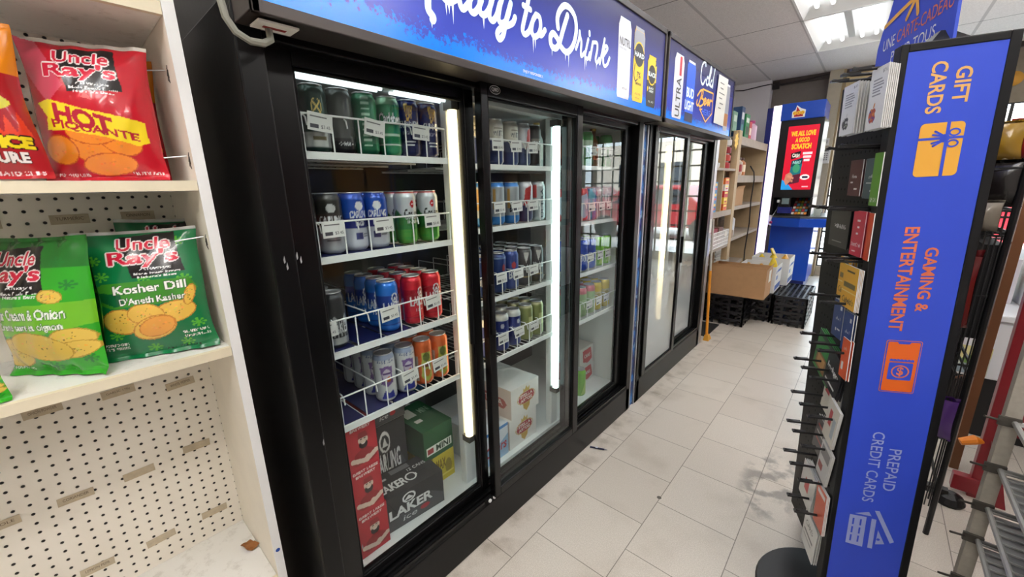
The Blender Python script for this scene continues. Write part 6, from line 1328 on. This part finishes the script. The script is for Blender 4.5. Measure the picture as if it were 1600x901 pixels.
m = MB().lathe([(.07, 0), (.075, .01), (.05, .02), (0, .022)], (0, 0, 0), mat('brass_ring', (206, 150, 60), .3, metal=.5), 24); m.v = [(1.90+a, 7.19-c, 2.36+b) for a, b, c in m.v]
tag(m.build('round_wall_light', base=(1.9, 7.19, 2.36), smooth=True), 'small round brass wall light on the back wall at right', 'wall light')
# pale wire shelving nearest the camera at the right
SG = mat('zinc_wire', (158, 158, 154), .4, metal=.3); Z = thing('wire_shelving', 'pale zinc wire shelving at the bottom right corner', 'shelf unit', (1.5, 1.1, 0))
MB().box(1.272, 1.300, 1.485, 1.515, 0, 1.25, mat('zinc_post', (170, 164, 152), .55, var=.1)).build('upright', Z); MB().box(1.75, 1.778, 1.485, 1.515, 0, 1.25, mat('zinc_post')).build('upright', Z)
for z in (.74, .605, .487, .385, .245):
    m = MB(); m.tube([(1.29, 1.48, z), (1.29, .55, z), (1.77, .55, z), (1.77, 1.48, z)], .007, SG, 8, closed=True)
    for k in range(30): m.rod((1.29, 1.46-.031*k, z+.004), (1.77, 1.46-.031*k, z+.004), .0028, SG, 5)
    for x in (1.45, 1.61): m.rod((x, 1.48, z-.004), (x, .55, z-.004), .0045, SG, 6)
    m.box(1.30, 1.76, .56, 1.47, z-.012, z-.009, mat('zinc_sheet', (128, 128, 128), .5)); m.build('wire_shelf', Z)
    k = MB(); k.box(1.262, 1.300, 1.478, 1.486, z-.012, z+.012, mat('dark_bracket', (70, 66, 60), .6)); k.rod((1.265, 1.48, z), (1.235, 1.46, z+.01), .003, mat('dark_bracket'), 6); k.build('bracket', Z)

GO_ = thing('added_aisle_shelving', 'added dark shelving of packed goods opposite the coolers, darkening door glass reflections', 'shelf unit', (2.5, 3.2, 0)); GD = mat('gondola_dark', (44, 42, 44), .6)  # unseen shelving added to darken what the cooler glass reflects
MB().box(2.45, 2.52, 1.0, 5.4, 0, 1.75, GD).build('back_panel', GO_); MB().box(2.18, 2.80, 1.0, 5.4, 0, .12, GD).build('plinth', GO_)
for z in (.12, .50, .88, 1.26): MB().box(2.20, 2.80, 1.0, 5.4, z, z+.02, GD).build('shelf_board', GO_)
rg = random.Random(11); gc = [(150, 40, 40), (60, 70, 110), (120, 90, 50), (70, 100, 70), (170, 150, 120), (60, 40, 60), (180, 120, 40)]
for j, z in enumerate((.141, .521, .901, 1.281)):
    for k in range(16):
        y = 1.04+.27*k; q = gc[rg.randrange(7)]
        pack('added_grocery_carton', '%s grocery carton in column %s from the near end, %s added aisle shelf' % (('red', 'slate', 'tan', 'green', 'cream', 'plum', 'amber')[gc.index(q)], ('one', 'two', 'three', 'four', 'five', 'six', 'seven', 'eight', 'nine', 'ten', 'eleven', 'twelve', 'thirteen', 'fourteen', 'fifteen', 'sixteen')[k], ('lowest', 'second', 'third', 'top')[j]), 'carton', 2.22, 2.43, y, y+.24, z, z+.22+.08*rg.random(), q, [], 'cartons on the added aisle shelving', rotz(2.325, y+.12, math.pi))
